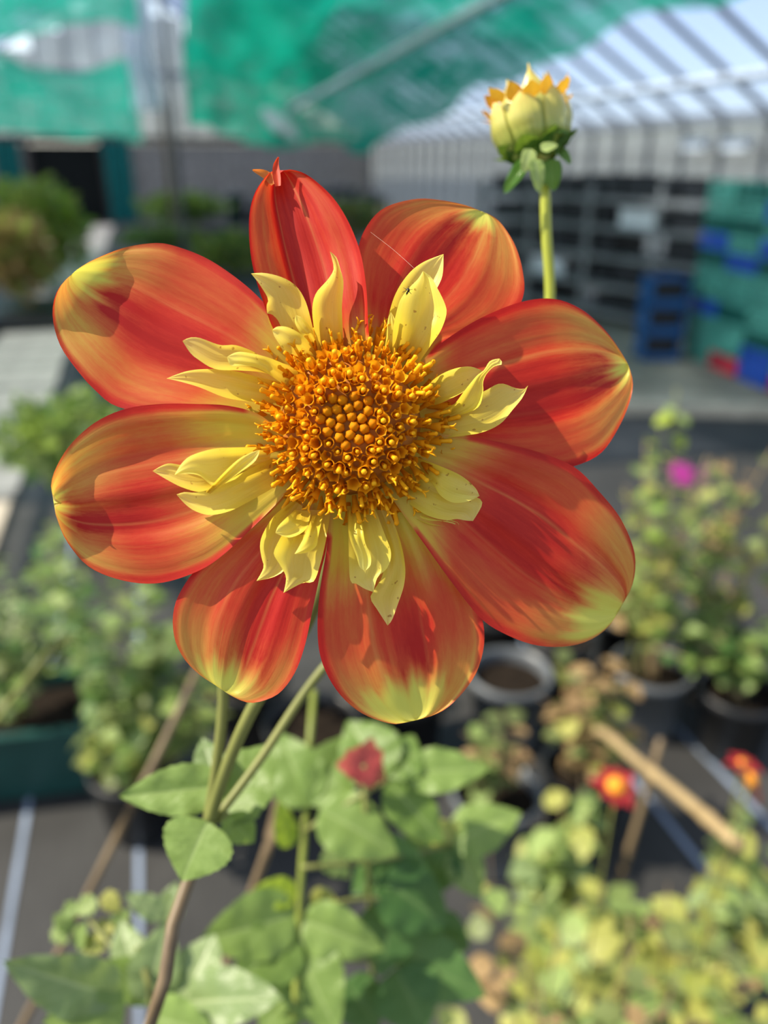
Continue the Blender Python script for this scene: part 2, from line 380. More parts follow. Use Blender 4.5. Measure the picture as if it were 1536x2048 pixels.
# dusty concrete beyond the fabric bed on the right, with a timber edge
kA, kB = gnd(1190, 822), gnd(1640, 834); kd = (kB-kA).normalized(); kn = Vector((-kd.y, kd.x, 0))
b = MB(); b.add([kA-kd*0.6+kn*.02+Vector((0,0,.008)), kB+kd*3+kn*.02+Vector((0,0,.008)), kB+kd*3+kn*7+Vector((0,0,.008)), kA-kd*0.6+kn*7+Vector((0,0,.008))], [(0, 1, 2, 3)])
tag(b.obj('concrete_apron', M['conc']), 'dusty concrete strip under the racks and crates', 'floor', kind='structure')
b = MB(); b.box((kA+kB)/2+kd*1.2+Vector((0, 0, .03)), ((kB-kA).length+2.8, 0.10, 0.06), ax=(kd, kn, Vector((0, 0, 1))))
tag(b.obj('trim_1', M['kerb']), 'pale timber edging board at the end of the fabric', 'edging', kind='structure')

ceil = empty('ceiling', (0, YE/2, ZE), 'pitched glass roof with dark glazing bars', 'roof', kind='structure')
sp = 0.61; nb = int((YE-YS)/sp)
L = math.hypot(WX, WX*RS)
def xz(x): return Vector((x, 0, roofz(x)))
for sgn in (1, -1):
    a = Vector((sgn*WX, 0, ZE)); c = Vector((0, 0, roofz(0))); d = (c-a).normalized(); n = Vector((-d.z*sgn, 0, abs(d.x))) if sgn > 0 else Vector((d.z*-1, 0, abs(d.x)))
    bm_ = MB(); bm_.box((0, 0, 0), (L, 0.032, 0.05), ax=(d, Vector((0, 1, 0)), d.cross(Vector((0, 1, 0))))); bme = mesh('glazing_bar', bm_.v, bm_.f, M['bar'], False)
    pm_ = MB(); pm_.box((0, 0, 0), (L/2-0.01, sp-0.05, 0.004), ax=(d, Vector((0, 1, 0)), d.cross(Vector((0, 1, 0))))); pme = mesh('pane', pm_.v, pm_.f, M['pane'], False)
    for i in range(nb+1):
        y = YS+i*sp
        o = bpy.data.objects.new('glazing_bar', bme); link(o, ceil); o.location = (a+c)/2+Vector((0, y, 0))-wloc(ceil)
        if i < nb:
            for k in (0.25, 0.75):
                o = bpy.data.objects.new('pane', pme); link(o, ceil); o.location = a.lerp(c, k)+Vector((0, y+sp/2, 0))-wloc(ceil)
    for xx, r, mt in ((4.86, 0.042, 'pipe'), (3.1, 0.02, 'bar')):
        b = MB(); b.tube([(sgn*xx, YS-1, roofz(xx)-0.05), (sgn*xx, YE, roofz(xx)-0.05)], r, 8); b.obj('purlin', M[mt], ceil, True)
    b = MB(); b.box((sgn*WX, (YS+YE)/2, ZE), (0.09, YE-YS+1, 0.10)); b.obj('eave_plate', M['alu'], ceil)
b = MB(); b.box((0, (YS+YE)/2, roofz(0)+.02), (0.08, YE-YS, 0.08)); b.obj('ridge', M['alu'], ceil)

def glass_wall(name, label, x):
    w = empty(name, (x, 0, 0), label, 'wall', kind='structure')
    b = MB(); b.box((x, (YS+YE)/2-1, 0.15), (0.12, YE-YS+2, 0.30)); b.obj('plinth', M['conc'], w)
    bm_ = MB(); bm_.box((0, 0, 0.96), (0.05, 0.045, 1.34)); bme = mesh('glazing_bar', bm_.v, bm_.f, M['bar'], False)
    pm_ = MB(); pm_.box((0, 0, 0.96), (0.004, sp-0.05, 1.32)); pme = mesh('pane', pm_.v, pm_.f, M['wpane'], False)
    for i in range(-3, nb+1):
        y = YS+i*sp
        o = bpy.data.objects.new('glazing_bar', bme); link(o, w); o.location = (0, y, 0)
        o = bpy.data.objects.new('pane', pme); link(o, w); o.location = (0, y+sp/2, 0)
    return w
glass_wall('wall_right', 'low glass side wall behind the racks and crates', WX)
glass_wall('wall_left', 'low glass side wall on the shrub side', -WX)
wb = empty('wall_back', (0, YE, 0), 'far gable wall of glass above grey sheets', 'wall', kind='structure')
for x0, x1 in ((-WX, -2.25), (-0.75, 1.1), (1.1, 3.2), (3.2, WX)):
    b = MB(); n = int((x1-x0)/0.12); z1 = 1.62
    for i in range(n):
        xa = x0+(x1-x0)*i/n; xb = x0+(x1-x0)*(i+1)/n
        b.box(((xa+xb)/2, YE+(0.012 if i % 2 else -0.012), z1/2), (xb-xa, 0.03, z1))
    b.obj('sheet_panel', M['greywall'], wb)
b = MB(); b.box((0, YE, 1.70), (2*WX, 0.12, 0.14)); b.obj('rail', M['dwood'], wb)
b = MB(); b.box((0, YE, 3.0), (2*WX*0.56, 0.10, 0.09)); b.obj('rail', M['alu'], wb)
for i in range(-8, 9):
    x = i*sp; h = roofz(x)-1.77
    b = MB(); b.box((x, YE, 1.77+h/2), (0.045, 0.06, h)); b.obj('glazing_bar', M['bar'], wb)
    x2 = x+sp/2
    if i < 8:
        h = min(roofz(x), roofz(x+sp))-1.77
        b = MB(); b.box((x2, YE, 1.77+h/2), (sp-0.05, 0.006, h)); b.obj('pane', M['wpane'], wb)
# doorway on the path, filled by one plain dark panel
dr = empty('door_1', (-1.5, YE-0.1, 0), 'dark doorway at the end of the path', 'door', kind='structure')
b = MB(); b.box((-1.5, YE+0.05, 0.80), (1.5, 0.03, 1.60)); b.obj('door_panel', M['dark'], dr)
for x in (-2.25, -0.75):
    b = MB(); b.box((x, YE-0.1, 0.82), (0.09, 0.10, 1.64)); b.obj('jamb', M['dwood'], dr)

# ------------------------------------------------------------------ green shade netting, poles
def sheet(name, label, fx, nu, nv, mat, thick=0.0, group=None):
    V = []; Fc = []
    for j in range(nv+1):
        for i in range(nu+1): V.append(fx(i/nu, j/nv))
    for j in range(nv):
        for i in range(nu): k = j*(nu+1)+i; Fc.append((k, k+1, k+nu+2, k+nu+1))
    o = build(name, V, Fc, M[mat], origin=V[0])
    if name == 'shade_net':
        for i_, j_ in ((0, 0), (nu, 0), (0, nv), (nu, nv), (0, nv//2), (nu, nv//2)):
            p = V[j_*(nu+1)+i_]; v_, f_ = tube_data([p-Vector((0, 0, .01)), Vector((p.x, p.y, roofz(p.x)-.03))], .002, 4); build('hanging_wire', v_, f_, M['bar'], o)
    return tag(o, label, 'netting', group)
zr = [(3.5, 2.08), (4.1, 2.05), (5.8, 1.98), (8.74, 1.68), (11.3, 1.36)]
zl = [(3.5, 2.42), (7, 2.36), (9.3, 2.20), (10.6, 1.95), (11.3, 1.72)]
zm = [(3.5, 2.24), (7, 2.16), (9.3, 1.88), (10.5, 1.62), (11.3, 1.47)]
def fr(s, t):
    y = lerp(3.5, 11.3, t); x = lerp(0.45+0.25*t*t, 2.9, s)
    z = interp([(0, interp(zl, y)), (0.35, interp(zm, y)+.03), (0.7, interp(zm, y)), (1, interp(zr, y))], s)
    nz = noise.noise(Vector((x*1.4, y*0.7, 3.1)))*0.14 + noise.noise(Vector((x*4, y*1.5, 1.1)))*0.08
    return Vector((x+noise.noise(Vector((y*1.3, 5, x)))*0.06, y, z+nz))
sheet('shade_net', 'wide green shade net slung under the ridge beside the long pole', fr, 60, 110, 'net')
def fr2(s, t):
    y = lerp(6.2, 11.9, t); x = lerp(0.7, 2.35, s)
    z = 3.02-0.30*math.sin(math.pi*s)-0.50*sst(.5, 1, t)+noise.noise(Vector((x*2, y*1.0, 9)))*0.12
    return Vector((x, y, z))
sheet('shade_net', 'second green net sagging above the wide one, darker where they overlap', fr2, 40, 60, 'net')
def fl(s, t):
    y = lerp(4.2, 7.2, t); x = lerp(-2.6, 0.12, s)
    return Vector((x, y, 2.38-0.12*t-0.26*math.sin(math.pi*s)**2+0.25*(1-s)*t+noise.noise(Vector((x*2, y*1.2, 2)))*0.14))
sheet('shade_net', 'pale green net swagged high in front of the gable glass', fl, 40, 50, 'net2')
def fl2(s, t):
    y = lerp(9.0, 13.5, t); x = lerp(-3.2, 0.10, s)
    z = 2.46-0.46*sst(.1, 1, t)-0.25*s+0.22*math.sin(math.pi*s*2.0)*(1-t)+noise.noise(Vector((x*1.6, y*1.1, 6)))*0.16
    if t > .85: z -= (t-.85)*1.5
    return Vector((x, y, z))
sheet('shade_net', 'green net drooping over the dark doorway', fl2, 50, 60, 'net2')
b = MB(); b.tube(crom([(2.05, 3.9, 2.15), (1.9, 4.7, 2.07), (1.70, 6.3, 1.92), (1.45, 8.3, 1.73)], 12), 0.027, 8)
tag(b.obj('support_pole', M['pipe'], smooth=True, origin=(2.05, 3.9, 2.15)), 'long pale pole carrying the green net', 'pole')
pp = gnd(352, 440); pp = Vector((0.437, 13.5, 0))
b = MB(); b.box(pp+Vector((0, 0, 1.05)), (0.09, 0.09, 2.1)); tag(b.obj('timber_post', M['wood'], origin=pp), 'bare timber post standing between the two nets', 'post')
b = MB(); b.tube([(0.36, 8.4, 0.0), (0.36, 8.4, 4.52)], 0.03, 10); tag(b.obj('roof_prop', M['bar'], smooth=True, origin=(0.36, 8.4, 0)), 'dark steel prop rising to the ridge between the nets', 'post')
def fpoly(s, t):
    z = lerp(2.75, 1.72, t); return Vector((0.02+0.25*s+noise.noise(Vector((s*3, z*2, 0)))*0.06, 8.6+noise.noise(Vector((s*6, z*3, 4)))*0.10, z))
o = sheet('polythene_strip', 'strip of clear polythene hanging beside the steel prop', fpoly, 14, 40, 'poly'); o['category'] = 'sheet'
def fpoly2(s, t):
    a = 2*math.pi*s; r = 0.075*math.sin(math.pi*min(max(t, .03), .97))**.5*(1+0.5*noise.noise(Vector((math.cos(a)*2, math.sin(a)*2, t*5))))
    c = at(525, 215, 7.6).lerp(at(598, 278, 7.6), t); return c+Vector((r*math.cos(a)*.8, r*math.sin(a), r*math.cos(a)*.8))
o = sheet('polythene_bundle', 'crumpled bundle of shiny polythene tied at the end of the long pole', fpoly2, 20, 24, 'white'); o['category'] = 'sheet'
for (x0, x1, lab) in ((-0.72, -0.14, 'teal cloth curtain hanging beside the dark doorway'), (-2.95, -2.42, 'teal cloth strip hanging at the shrub side of the doorway')):
    def fc(s, t, x0=x0, x1=x1): return Vector((lerp(x0, x1, s), YE-0.17+0.04*math.sin(s*26), lerp(1.66, 0.01, t)))
    o = sheet('curtain', lab, fc, 60, 6, 'teal'); o['category'] = 'curtain'

# ------------------------------------------------------------------ leaf shapes
def leaf_mesh(name, kind, seed, nx=6, ny=14):
    r = random.Random(seed); V = []; Fc = []; U = []
    bend = r.uniform(0.10, 0.30); fold = r.uniform(0.12, 0.30); tw = r.uniform(-.25, .25)
    for j in range(ny+1):
        t = j/ny
        if kind == 'ovate': w = 1.37*(t**0.55)*((1-t)**1.0)*(1+0.022*(1 if j % 2 else -1))
        elif kind == 'round': w = 0.5*math.sin(math.pi*t**0.75)**0.62*(1+0.13*math.sin(t*19))
        elif kind == 'lance': w = 0.5*math.sin(math.pi*t**0.8)**0.9
        else: w = 0.5*math.sin(math.pi*min(1, t**0.6))**0.5
        if j == 0: w = 0.03
        for i in range(2*nx+1):
            v = (i-nx)/nx; x = v*w; a = abs(v)
            z = fold*abs(x)*(1-0.6*a) - bend*t*t + tw*x*t + 0.02*math.sin(t*21)*a
            V.append((x, t, z)); U.append((0.5+v*0.5, t))
    q = 2*nx+1
    for j in range(ny):
        for i in range(2*nx): k = j*q+i; Fc.append((k, k+1, k+q+1, k+q))
    return V, Fc, U
LM = {}
def leafdata(kind, mat, seed, nx=4, ny=10):
    key = (kind, mat, seed, nx)
    if key not in LM:
        V, Fc, U = leaf_mesh('leaf', kind, seed, nx, ny); LM[key] = mesh('leaf', V, Fc, M[mat], True, U)
    return LM[key]
def place_leaf(parent, base, tip, width, nrm, me, name='leaf'):
    off = wloc(parent); y = Vector(tip)-Vector(base); Ln = y.length; y.normalize()
    n = Vector(nrm); n = (n - y*n.dot(y)); n = n.normalized() if n.length > 1e-6 else y.orthogonal().normalized()
    x = y.cross(n)
    o = bpy.data.objects.new(name, me); link(o, parent)
    R = Matrix((x*width, y*Ln, n*Ln)).transposed().to_4x4()
    o.matrix_local = Matrix.Translation(Vector(base)-off) @ R
    return o

# ------------------------------------------------------------------ the dahlia: flower head
droot = gnd(120, 2600); droot.z = 0
dahlia = empty('dahlia_plant', droot, 'dahlia with one wide open red and yellow bloom and a half-open bud', 'flower')
S = D0/FPX
CX, CY = 700.0, 848.0
def zt(px, py): return -0.10*(px-CX)*S
# flower head: domed receptacle that carries petals and florets
RD, HD = 0.0152, 0.0085
HC = fp(CX, CY, 0.0)
def headp(x, y, z): return HC + RGT*x + UPV*y - FWD*z
def domez(r):
    q = min(1.0, r/RD); return 0.0005 + HD*(1-q*q)**0.62 - 0.0010*math.exp(-(q/0.25)**2)
V = []; Fc = []; nr, na = 10, 32
V.append(headp(0, 0, domez(0)-0.001))
for j in range(1, nr+1):
    r = RD*0.93*j/nr
    for i in range(na):
        a = 2*math.pi*i/na; V.append(headp(r*math.cos(a), r*math.sin(a), domez(r)-0.0012 if j < nr else -0.004))
for i in range(na): Fc.append((0, 1+i, 1+(i+1) % na))
for j in range(nr-1):
    for i in range(na): k = 1+j*na; Fc.append((k+i, k+na+i, k+na+(i+1) % na, k+(i+1) % na))
# back of the head narrowing to the stem
k0 = 1+(nr-1)*na
for r, z in ((0.010, -0.009), (0.004, -0.012)):
    kb = len(V)
    for i in range(na): a = 2*math.pi*i/na; V.append(headp(r*math.cos(a), r*math.sin(a), z))
    for i in range(na): Fc.append((k0+i, kb+i, kb+(i+1) % na, k0+(i+1) % na))
    k0 = kb
Fc.append(tuple(k0+i for i in range(na)))
head = build('flower_head', V, Fc, [M['recept']], dahlia); head['label'] = 'open collerette dahlia bloom with red petals, yellow collar and orange disc'

def petal(name, Lp, Rp, zfun, mat, yfun=None, nu=48, nv=36, gfun=None, notch=0.0, extra=None):
    if yfun:
        Lp = [(lerp(CX, Lp[0][0], .45), lerp(CY, Lp[0][1], .45))]+list(Lp); Rp = [(lerp(CX, Rp[0][0], .45), lerp(CY, Rp[0][1], .45))]+list(Rp)
    Ls = crom([(x, y, 0) for x, y in Lp], nu+1); Rs = crom([(x, y, 0) for x, y in Rp], nu+1)
    V = []; Fc = []; U = []; Y = []; G = []
    for j in range(nu+1):
        u = j/nu
        for i in range(nv+1):
            s = i/nv; v = 2*s-1
            p = Ls[j].lerp(Rs[j], s)
            V.append(fp(p.x, p.y, zfun(u, v)+zt(p.x, p.y))); U.append((s, u))
            Y.append(yfun(u, v) if yfun else 0.0); G.append(gfun(u, v) if gfun else 0.0)
    for j in range(nu):
        for i in range(nv): k = j*(nv+1)+i; Fc.append((k, k+1, k+nv+2, k+nv+1))
    if extra:
        for vv, ff, yy in extra:
            n = len(V); V += vv; U += [(0.5, 0.97)]*len(vv); Y += [yy]*len(vv); G += [0.0]*len(vv); Fc += [tuple(i+n for i in q) for q in ff]
    o = build(name, V, Fc, M[mat], head, True, U)
    if yfun:
        for nm, dat in (('yel', Y), ('tipg', G)):
            a = o.data.attributes.new(nm, 'FLOAT', 'POINT'); a.data.foreach_set('value', dat)
    return o
def ray_y(tip_v, tip_w, tip_u, base_u=0.30, stripe=0.0, sw=0.45, tipamt=1.0, pale=0.34):
    def f(u, v):
        basey = 1.05*(1-sst(base_u*0.35, base_u*1.75, u-0.10*(abs(v)**2)))
        st = math.exp(-((v-stripe)/sw)**2)
        body = pale*(1-st)*sst(0.1, .5, u)+0.02
        tp = tipamt*math.exp(-((v-tip_v)/tip_w)**2)*sst(tip_u-.02, tip_u+0.15, u+0.02*math.sin(v*17)+0.012*math.sin(v*41))
        y = max(basey, body, tp*1.0)
        rim = sst(0.90, 0.97, abs(v))*(0.9 if u > 0.25 else 0.3)*(1-0.75*tp)
        return y*(1-rim)
    return f
def tipg(u, v): return sst(0.6, 0.8, u)
mm = 0.001
def prof(tab, cup=1.6, gro=0.35, gph=0.0, cl=0.0, cr=0.0, tipcurl=0.0, tipu=0.85):
    """tab: height along the petal (mm); cup: raised margins; cl, cr: extra lift of the left / right margin"""
    def f(u, v):
        z = interp(tab, u)
        w = math.sin(math.pi*min(1, u*0.93+0.05))**0.6
        z += cup*v*v*w
        z += cl*max(0, -v-0.15)**1.6*w + cr*max(0, v-0.15)**1.6*w
        z += gro*math.cos(v*8.0+gph)*w*(1-abs(v)**3) + 0.10*math.cos(v*23+gph)*w
        z += tipcurl*sst(tipu, 1.0, u)
        z += 0.35*math.sin(u*7+gph)*abs(v)**2
        return z*mm
    return f
# small curled lobes at the tip of the upright petal
def lobe(P, w, z0):
    c = crom([(x, y, z) for x, y, z in P], 9); vv = []; ff = []
    for j, p in enumerate(c):
        d = (c[min(j+1, 8)]-c[max(j-1, 0)]); nx, ny = -d.y, d.x; l = math.hypot(nx, ny) or 1
        ww = w*math.sin(math.pi*(0.25+0.70*j/8))
        for k in (-1, -.3, .3, 1): vv.append(fp(p.x+nx/l*ww*k, p.y+ny/l*ww*k, (p.z+z0+abs(k)*0.5)*mm))
    for j in range(8):
        for k in range(3): q = j*4+k; ff.append((q, q+1, q+5, q+4))
    return vv, ff
l1 = lobe([(556, 372, 1.5), (553, 350, 1.2), (552, 330, 1.0), (557, 314, 1.5)], 8, 0.1)
l2 = lobe([(548, 368, 0.5), (538, 354, 0.2), (524, 346, 0.3), (505, 340, 1.2)], 9, 0.3)
RAY = {
 'upper_left': dict(L=[(630,760),(562,648),(515,592),(465,550),(410,515),(350,492),(310,486),(250,495),(190,518),(157,537),(143,549)],
    R=[(600,850),(480,845),(360,835),(240,815),(190,780),(150,735),(120,690),(106,640),(108,600),(122,570),(143,549)],
    z=prof([(0,-2.0),(.3,-.6),(.65,-2.6),(1,-4.0)], cup=1.0, gro=0.45, cl=1.0, cr=1.4, tipcurl=3.4, tipu=.80), y=ray_y(-0.35,0.70,0.745,0.30,0.0,0.38,1.15,0.40)),
 'left': dict(L=[(590,880),(520,830),(460,812),(400,808),(320,808),(250,818),(190,845),(140,890),(110,940),(102,975),(110,997),(124,1006)],
    R=[(600,950),(560,1000),(500,1060),(440,1115),(390,1145),(320,1166),(250,1162),(180,1135),(135,1085),(115,1040),(110,1016),(124,1006)],
    z=prof([(0,-0.2),(.3,0.2),(.65,-1.2),(1,-2.6)], cup=1.4, gro=0.55, gph=.8, cl=2.2, cr=-0.6, tipcurl=3.8, tipu=.80), y=ray_y(-0.15,0.95,0.80,0.42,0.25,0.42,1.0,0.42)),
 'lower_left': dict(L=[(600,940),(560,1000),(480,1065),(400,1130),(360,1185),(346,1230),(350,1280),(370,1320),(400,1350),(430,1370),(446,1381)],
    R=[(660,960),(655,1080),(640,1150),(625,1220),(610,1290),(590,1345),(560,1385),(525,1402),(495,1405),(465,1393),(446,1381)],
    z=prof([(0,-1.6),(.3,-0.9),(.65,-1.8),(1,-4.0)], cup=0.5, gro=0.5, gph=1.5, cl=-0.3, cr=1.2, tipcurl=1.2), y=ray_y(-0.05,0.80,0.74,0.26,0.30,0.55,1.1,0.34)),
 'bottom': dict(L=[(660,960),(655,1080),(640,1180),(635,1250),(640,1310),(660,1360),(690,1400),(730,1430),(780,1447),(806,1446),(832,1440)],
    R=[(800,930),(850,1010),(905,1090),(948,1175),(966,1245),(968,1290),(955,1340),(930,1380),(895,1415),(862,1432),(832,1440)],
    z=prof([(0,-1.8),(.3,-1.0),(.65,-2.6),(1,-5.0)], cup=0.6, gro=0.75, gph=2.2, cl=1.6, cr=0.6, tipcurl=0.8), y=ray_y(-0.20,0.9,0.69,0.40,0.15,0.36,1.15,0.40)),
 'lower_right': dict(L=[(800,870),(870,868),(940,873),(1010,887),(1080,905),(1150,935),(1200,985),(1240,1035),(1265,1090),(1271,1130),(1263,1175),(1243,1209)],
    R=[(760,960),(800,1020),(850,1090),(900,1160),(960,1235),(1010,1268),(1070,1290),(1130,1293),(1180,1280),(1220,1250),(1243,1209)],
    z=prof([(0,0.6),(.3,2.2),(.65,-0.6),(1,-5.5)], cup=0.3, gro=0.4, gph=.3, cl=0.4, cr=0.5, tipcurl=0.0), y=ray_y(0.45,0.62,0.72,0.28,-0.05,0.45,1.2,0.33)),
 'right': dict(L=[(790,800),(850,715),(920,660),(985,625),(1050,602),(1110,598),(1165,620),(1210,660),(1238,698),(1256,728)],
    R=[(810,880),(900,905),(1000,935),(1090,942),(1150,932),(1203,905),(1240,850),(1262,795),(1265,760),(1256,728)],
    z=prof([(0,-1.2),(.3,0.0),(.65,-2.6),(1,-6.5)], cup=0.5, gro=0.5, gph=1.1, cl=0.8, cr=0.4, tipcurl=0.6), y=ray_y(0.10,0.62,0.80,0.24,0.10,0.50,1.05,0.34)),
 'upper_right': dict(L=[(750,780),(722,640),(712,560),(715,500),(735,450),(770,415),(830,398),(880,400),(930,410),(966,424)],
    R=[(820,790),(880,690),(960,672),(1020,640),(1047,590),(1045,540),(1030,490),(1005,450),(985,432),(966,424)],
    z=prof([(0,-2.4),(.3,-2.6),(.65,-4.6),(1,-7.5)], cup=0.6, gro=0.5, gph=2.8, cl=0.7, cr=0.5, tipcurl=0.5), y=ray_y(0.10,0.66,0.78,0.26,-0.1,0.42,1.15,0.34)),
}
for nm, d in RAY.items(): petal('ray_petal', d['L'], d['R'], d['z'], 'ray', d['y'], gfun=tipg)
# the upright petal is folded: its left flank stands up sharply along a crease
def ztop(u, v):
    z = interp([(0, 0.2), (.3, 0.6), (.65, -1.2), (1, -3.0)], u); w = math.sin(math.pi*min(1, u*0.90+0.06))**0.5
    if v < -0.42: z += (0.6+7.5*(-0.42-v))*w*sst(0.05, 0.4, u)
    z += 5.0*max(0, v-0.05)**1.5*w - 0.9*math.exp(-((v+0.2)/0.3)**2)*w + 0.3*math.cos(v*11)*w
    return z*mm
petal('ray_petal', [(640,760),(560,680),(525,600),(503,520),(498,440),(508,390),(530,355),(548,340),(558,347)],
      [(745,760),(737,660),(733,580),(722,510),(700,450),(670,400),(635,365),(605,345),(575,339),(558,347)], ztop, 'ray',
      lambda u, v: max(ray_y(0, .4, .95, 0.25, -0.1, 0.5, 0.35, 0.22)(u, v), 0.36*sst(-.40, -.46, v)*(1-sst(.93, .99, abs(v)))), gfun=None, extra=[(l1[0], l1[1], 0.30), (l2[0], l2[1], 0.62)])  # the flank's backlit glow is painted in as orange pigment

# the collar of small yellow petals
def czf(z0, z1, z2, cup=1.0, fold=0.8, cl=0.0, cr=0.0, rip=0.3, ph=0.0):
    def f(u, v):
        w = math.sin(math.pi*min(1, .1+u*.85))**.7
        z = interp([(0, z0), (0.45, z1), (1, z2)], u) + cup*v*v*w + fold*abs(v)*w + cl*max(0, -v)**2*w + cr*max(0, v)**2*w
        return (z + rip*math.sin(v*5+ph+u*3)*w)*mm
    return f
COLL = [
 ([(600,725),(560,690),(540,650),(533,615),(536,598),(520,570),(502,547)], [(635,735),(630,680),(622,640),(610,600),(592,572),(565,555),(530,546),(502,547)], czf(1.2,3.4,5.0,.8,.6)),
 ([(605,718),(570,700),(550,675),(545,660)], [(636,712),(612,677),(580,656),(556,653),(545,660)], czf(2.4,5.4,7.4,.6,.4)),
 ([(622,692),(600,665),(590,645),(592,630)], [(636,692),(624,660),(606,637),(592,630)], czf(2.2,4.6,6.0,.5,.4)),
 ([(640,722),(627,650),(625,612),(633,585),(655,560),(667,540),(665,522),(660,503)], [(688,722),(685,650),(684,610),(687,565),(681,540),(673,515),(660,503)], czf(1.2,3.6,4.6,.7,.9,1.5,0)),
 ([(760,710),(775,640),(790,590),(815,550),(845,525),(887,508)], [(800,710),(850,620),(872,580),(885,550),(887,508)], czf(0.8,1.6,3.0,.8,.6)),
 ([(785,715),(786,660),(794,620),(803,595),(822,572),(836,558),(846,542)], [(835,730),(862,690),(882,660),(893,626),(888,603),(874,575),(863,555),(846,542)], czf(1.4,4.0,4.2,1.4,.9,1.0,1.5)),
 ([(764,722),(772,680),(776,640),(782,624)], [(790,724),(795,670),(790,640),(782,624)], czf(1.5,3.5,5.5,.5,.5)),
 ([(835,795),(853,772),(880,750),(910,737),(940,733),(964,741)], [(850,815),(885,805),(930,782),(955,760),(964,741)], czf(1.0,3.2,2.6,1.2,.3,1.0)),
 ([(868,838),(905,812),(930,780),(953,752),(968,740),(980,722),(999,717)], [(885,840),(952,818),(966,786),(966,765),(973,748),(988,733),(1005,728),(999,717)], czf(1.8,5.2,8.0,1.0,.6)),
 ([(845,845),(900,812),(965,784),(1000,767),(1030,776),(1048,778),(1056,771)], [(848,882),(900,875),(960,866),(1000,848),(1025,820),(1045,795),(1056,771)], czf(1.0,3.4,2.2,.6,.5)),
 ([(828,912),(870,928),(920,950),(950,975),(959,992)], [(838,945),(864,966),(880,990),(905,1005),(935,1003),(959,992)], czf(2.0,5.0,3.4,.6,.2)),
 ([(806,930),(850,950),(920,985),(957,996),(964,1010),(946,1042)], [(792,990),(850,1028),(888,1040),(914,1038),(930,1041),(946,1042)], czf(1.2,3.6,2.0,.5,.2)),
 ([(795,1000),(850,1026),(890,1036),(917,1046),(913,1058)], [(795,1016),(850,1046),(890,1053),(903,1056),(913,1058)], czf(0.8,2.6,1.4,.5,.2)),
 ([(738,1020),(768,1100),(765,1150),(748,1180),(741,1197),(755,1220),(775,1251)], [(778,1020),(800,1080),(810,1130),(808,1170),(795,1210),(784,1240),(775,1251)], czf(0.8,2.0,-0.4,.4,.3)),
 ([(694,1012),(697,1080),(700,1158),(714,1168),(730,1178),(747,1184)], [(748,1012),(770,1070),(782,1105),(775,1135),(755,1155),(747,1184)], czf(1.4,3.6,3.0,.6,.3)),
 ([(698,1020),(698,1070),(712,1110),(720,1135),(731,1141)], [(722,1020),(729,1080),(741,1110),(741,1130),(731,1141)], czf(2.4,5.4,5.0,.5,.2)),
 ([(598,1020),(570,1060),(551,1095),(548,1110),(560,1130),(572,1155),(567,1186)], [(662,1020),(652,1080),(640,1130),(627,1163),(605,1166),(567,1186)], czf(1.2,3.4,2.6,.6,.3,1.2)),
 ([(588,1000),(550,1030),(527,1065),(520,1090),(523,1115),(527,1135),(513,1162)], [(605,1012),(595,1060),(575,1130),(552,1152),(513,1162)], czf(0.6,1.8,1.4,.8,.3,1.2)),
 ([(625,1032),(610,1070),(597,1095),(589,1108)], [(648,1022),(637,1070),(632,1093),(614,1105),(589,1108)], czf(2.4,6.0,6.4,1.2,.3,1.5)),
 ([(590,1020),(570,1038),(556,1053),(551,1066)], [(622,1022),(612,1058),(580,1075),(551,1066)], czf(2.2,5.2,6.0,.8,.3)),
 ([(545,915),(480,948),(430,975),(390,985),(370,984),(353,989)], [(548,975),(500,1002),(460,1022),(420,1030),(390,1022),(370,1008),(353,989)], czf(1.2,3.8,3.2,.8,.3,1.0)),
 ([(478,925),(420,922),(370,930),(335,927),(305,942)], [(482,965),(430,977),(400,984),(365,975),(335,960),(305,942)], czf(0.8,2.8,2.6,.8,.4)),
 ([(545,893),(470,895),(425,898),(385,910),(365,925),(349,950)], [(535,935),(470,945),(430,972),(400,952),(375,947),(349,950)], czf(1.4,4.4,5.6,1.0,.3,1.0)),
 ([(412,984),(443,950),(475,920),(500,906),(519,900)], [(420,988),(470,952),(505,927),(516,912),(519,900)], czf(5.0,7.4,8.4,.6,.2)),
 ([(595,735),(530,715),(500,700),(470,690),(440,690),(400,676),(380,675),(365,682)], [(585,768),(530,746),(480,741),(430,738),(395,718),(380,705),(365,682)], czf(1.2,3.4,4.2,.7,.4)),
 ([(600,742),(545,718),(505,707),(475,704),(454,714)], [(575,775),(520,738),(485,731),(462,731),(454,714)], czf(2.4,5.6,7.8,.9,.4)),
 ([(580,768),(520,755),(470,742),(420,738),(375,742),(333,757)], [(560,806),(500,803),(450,795),(400,775),(360,763),(333,757)], czf(1.0,2.4,3.2,.8,.5)),
]
for Lp, Rp, zf in COLL: petal('collar_petal', Lp, Rp, zf, 'collar', nu=26, nv=14)

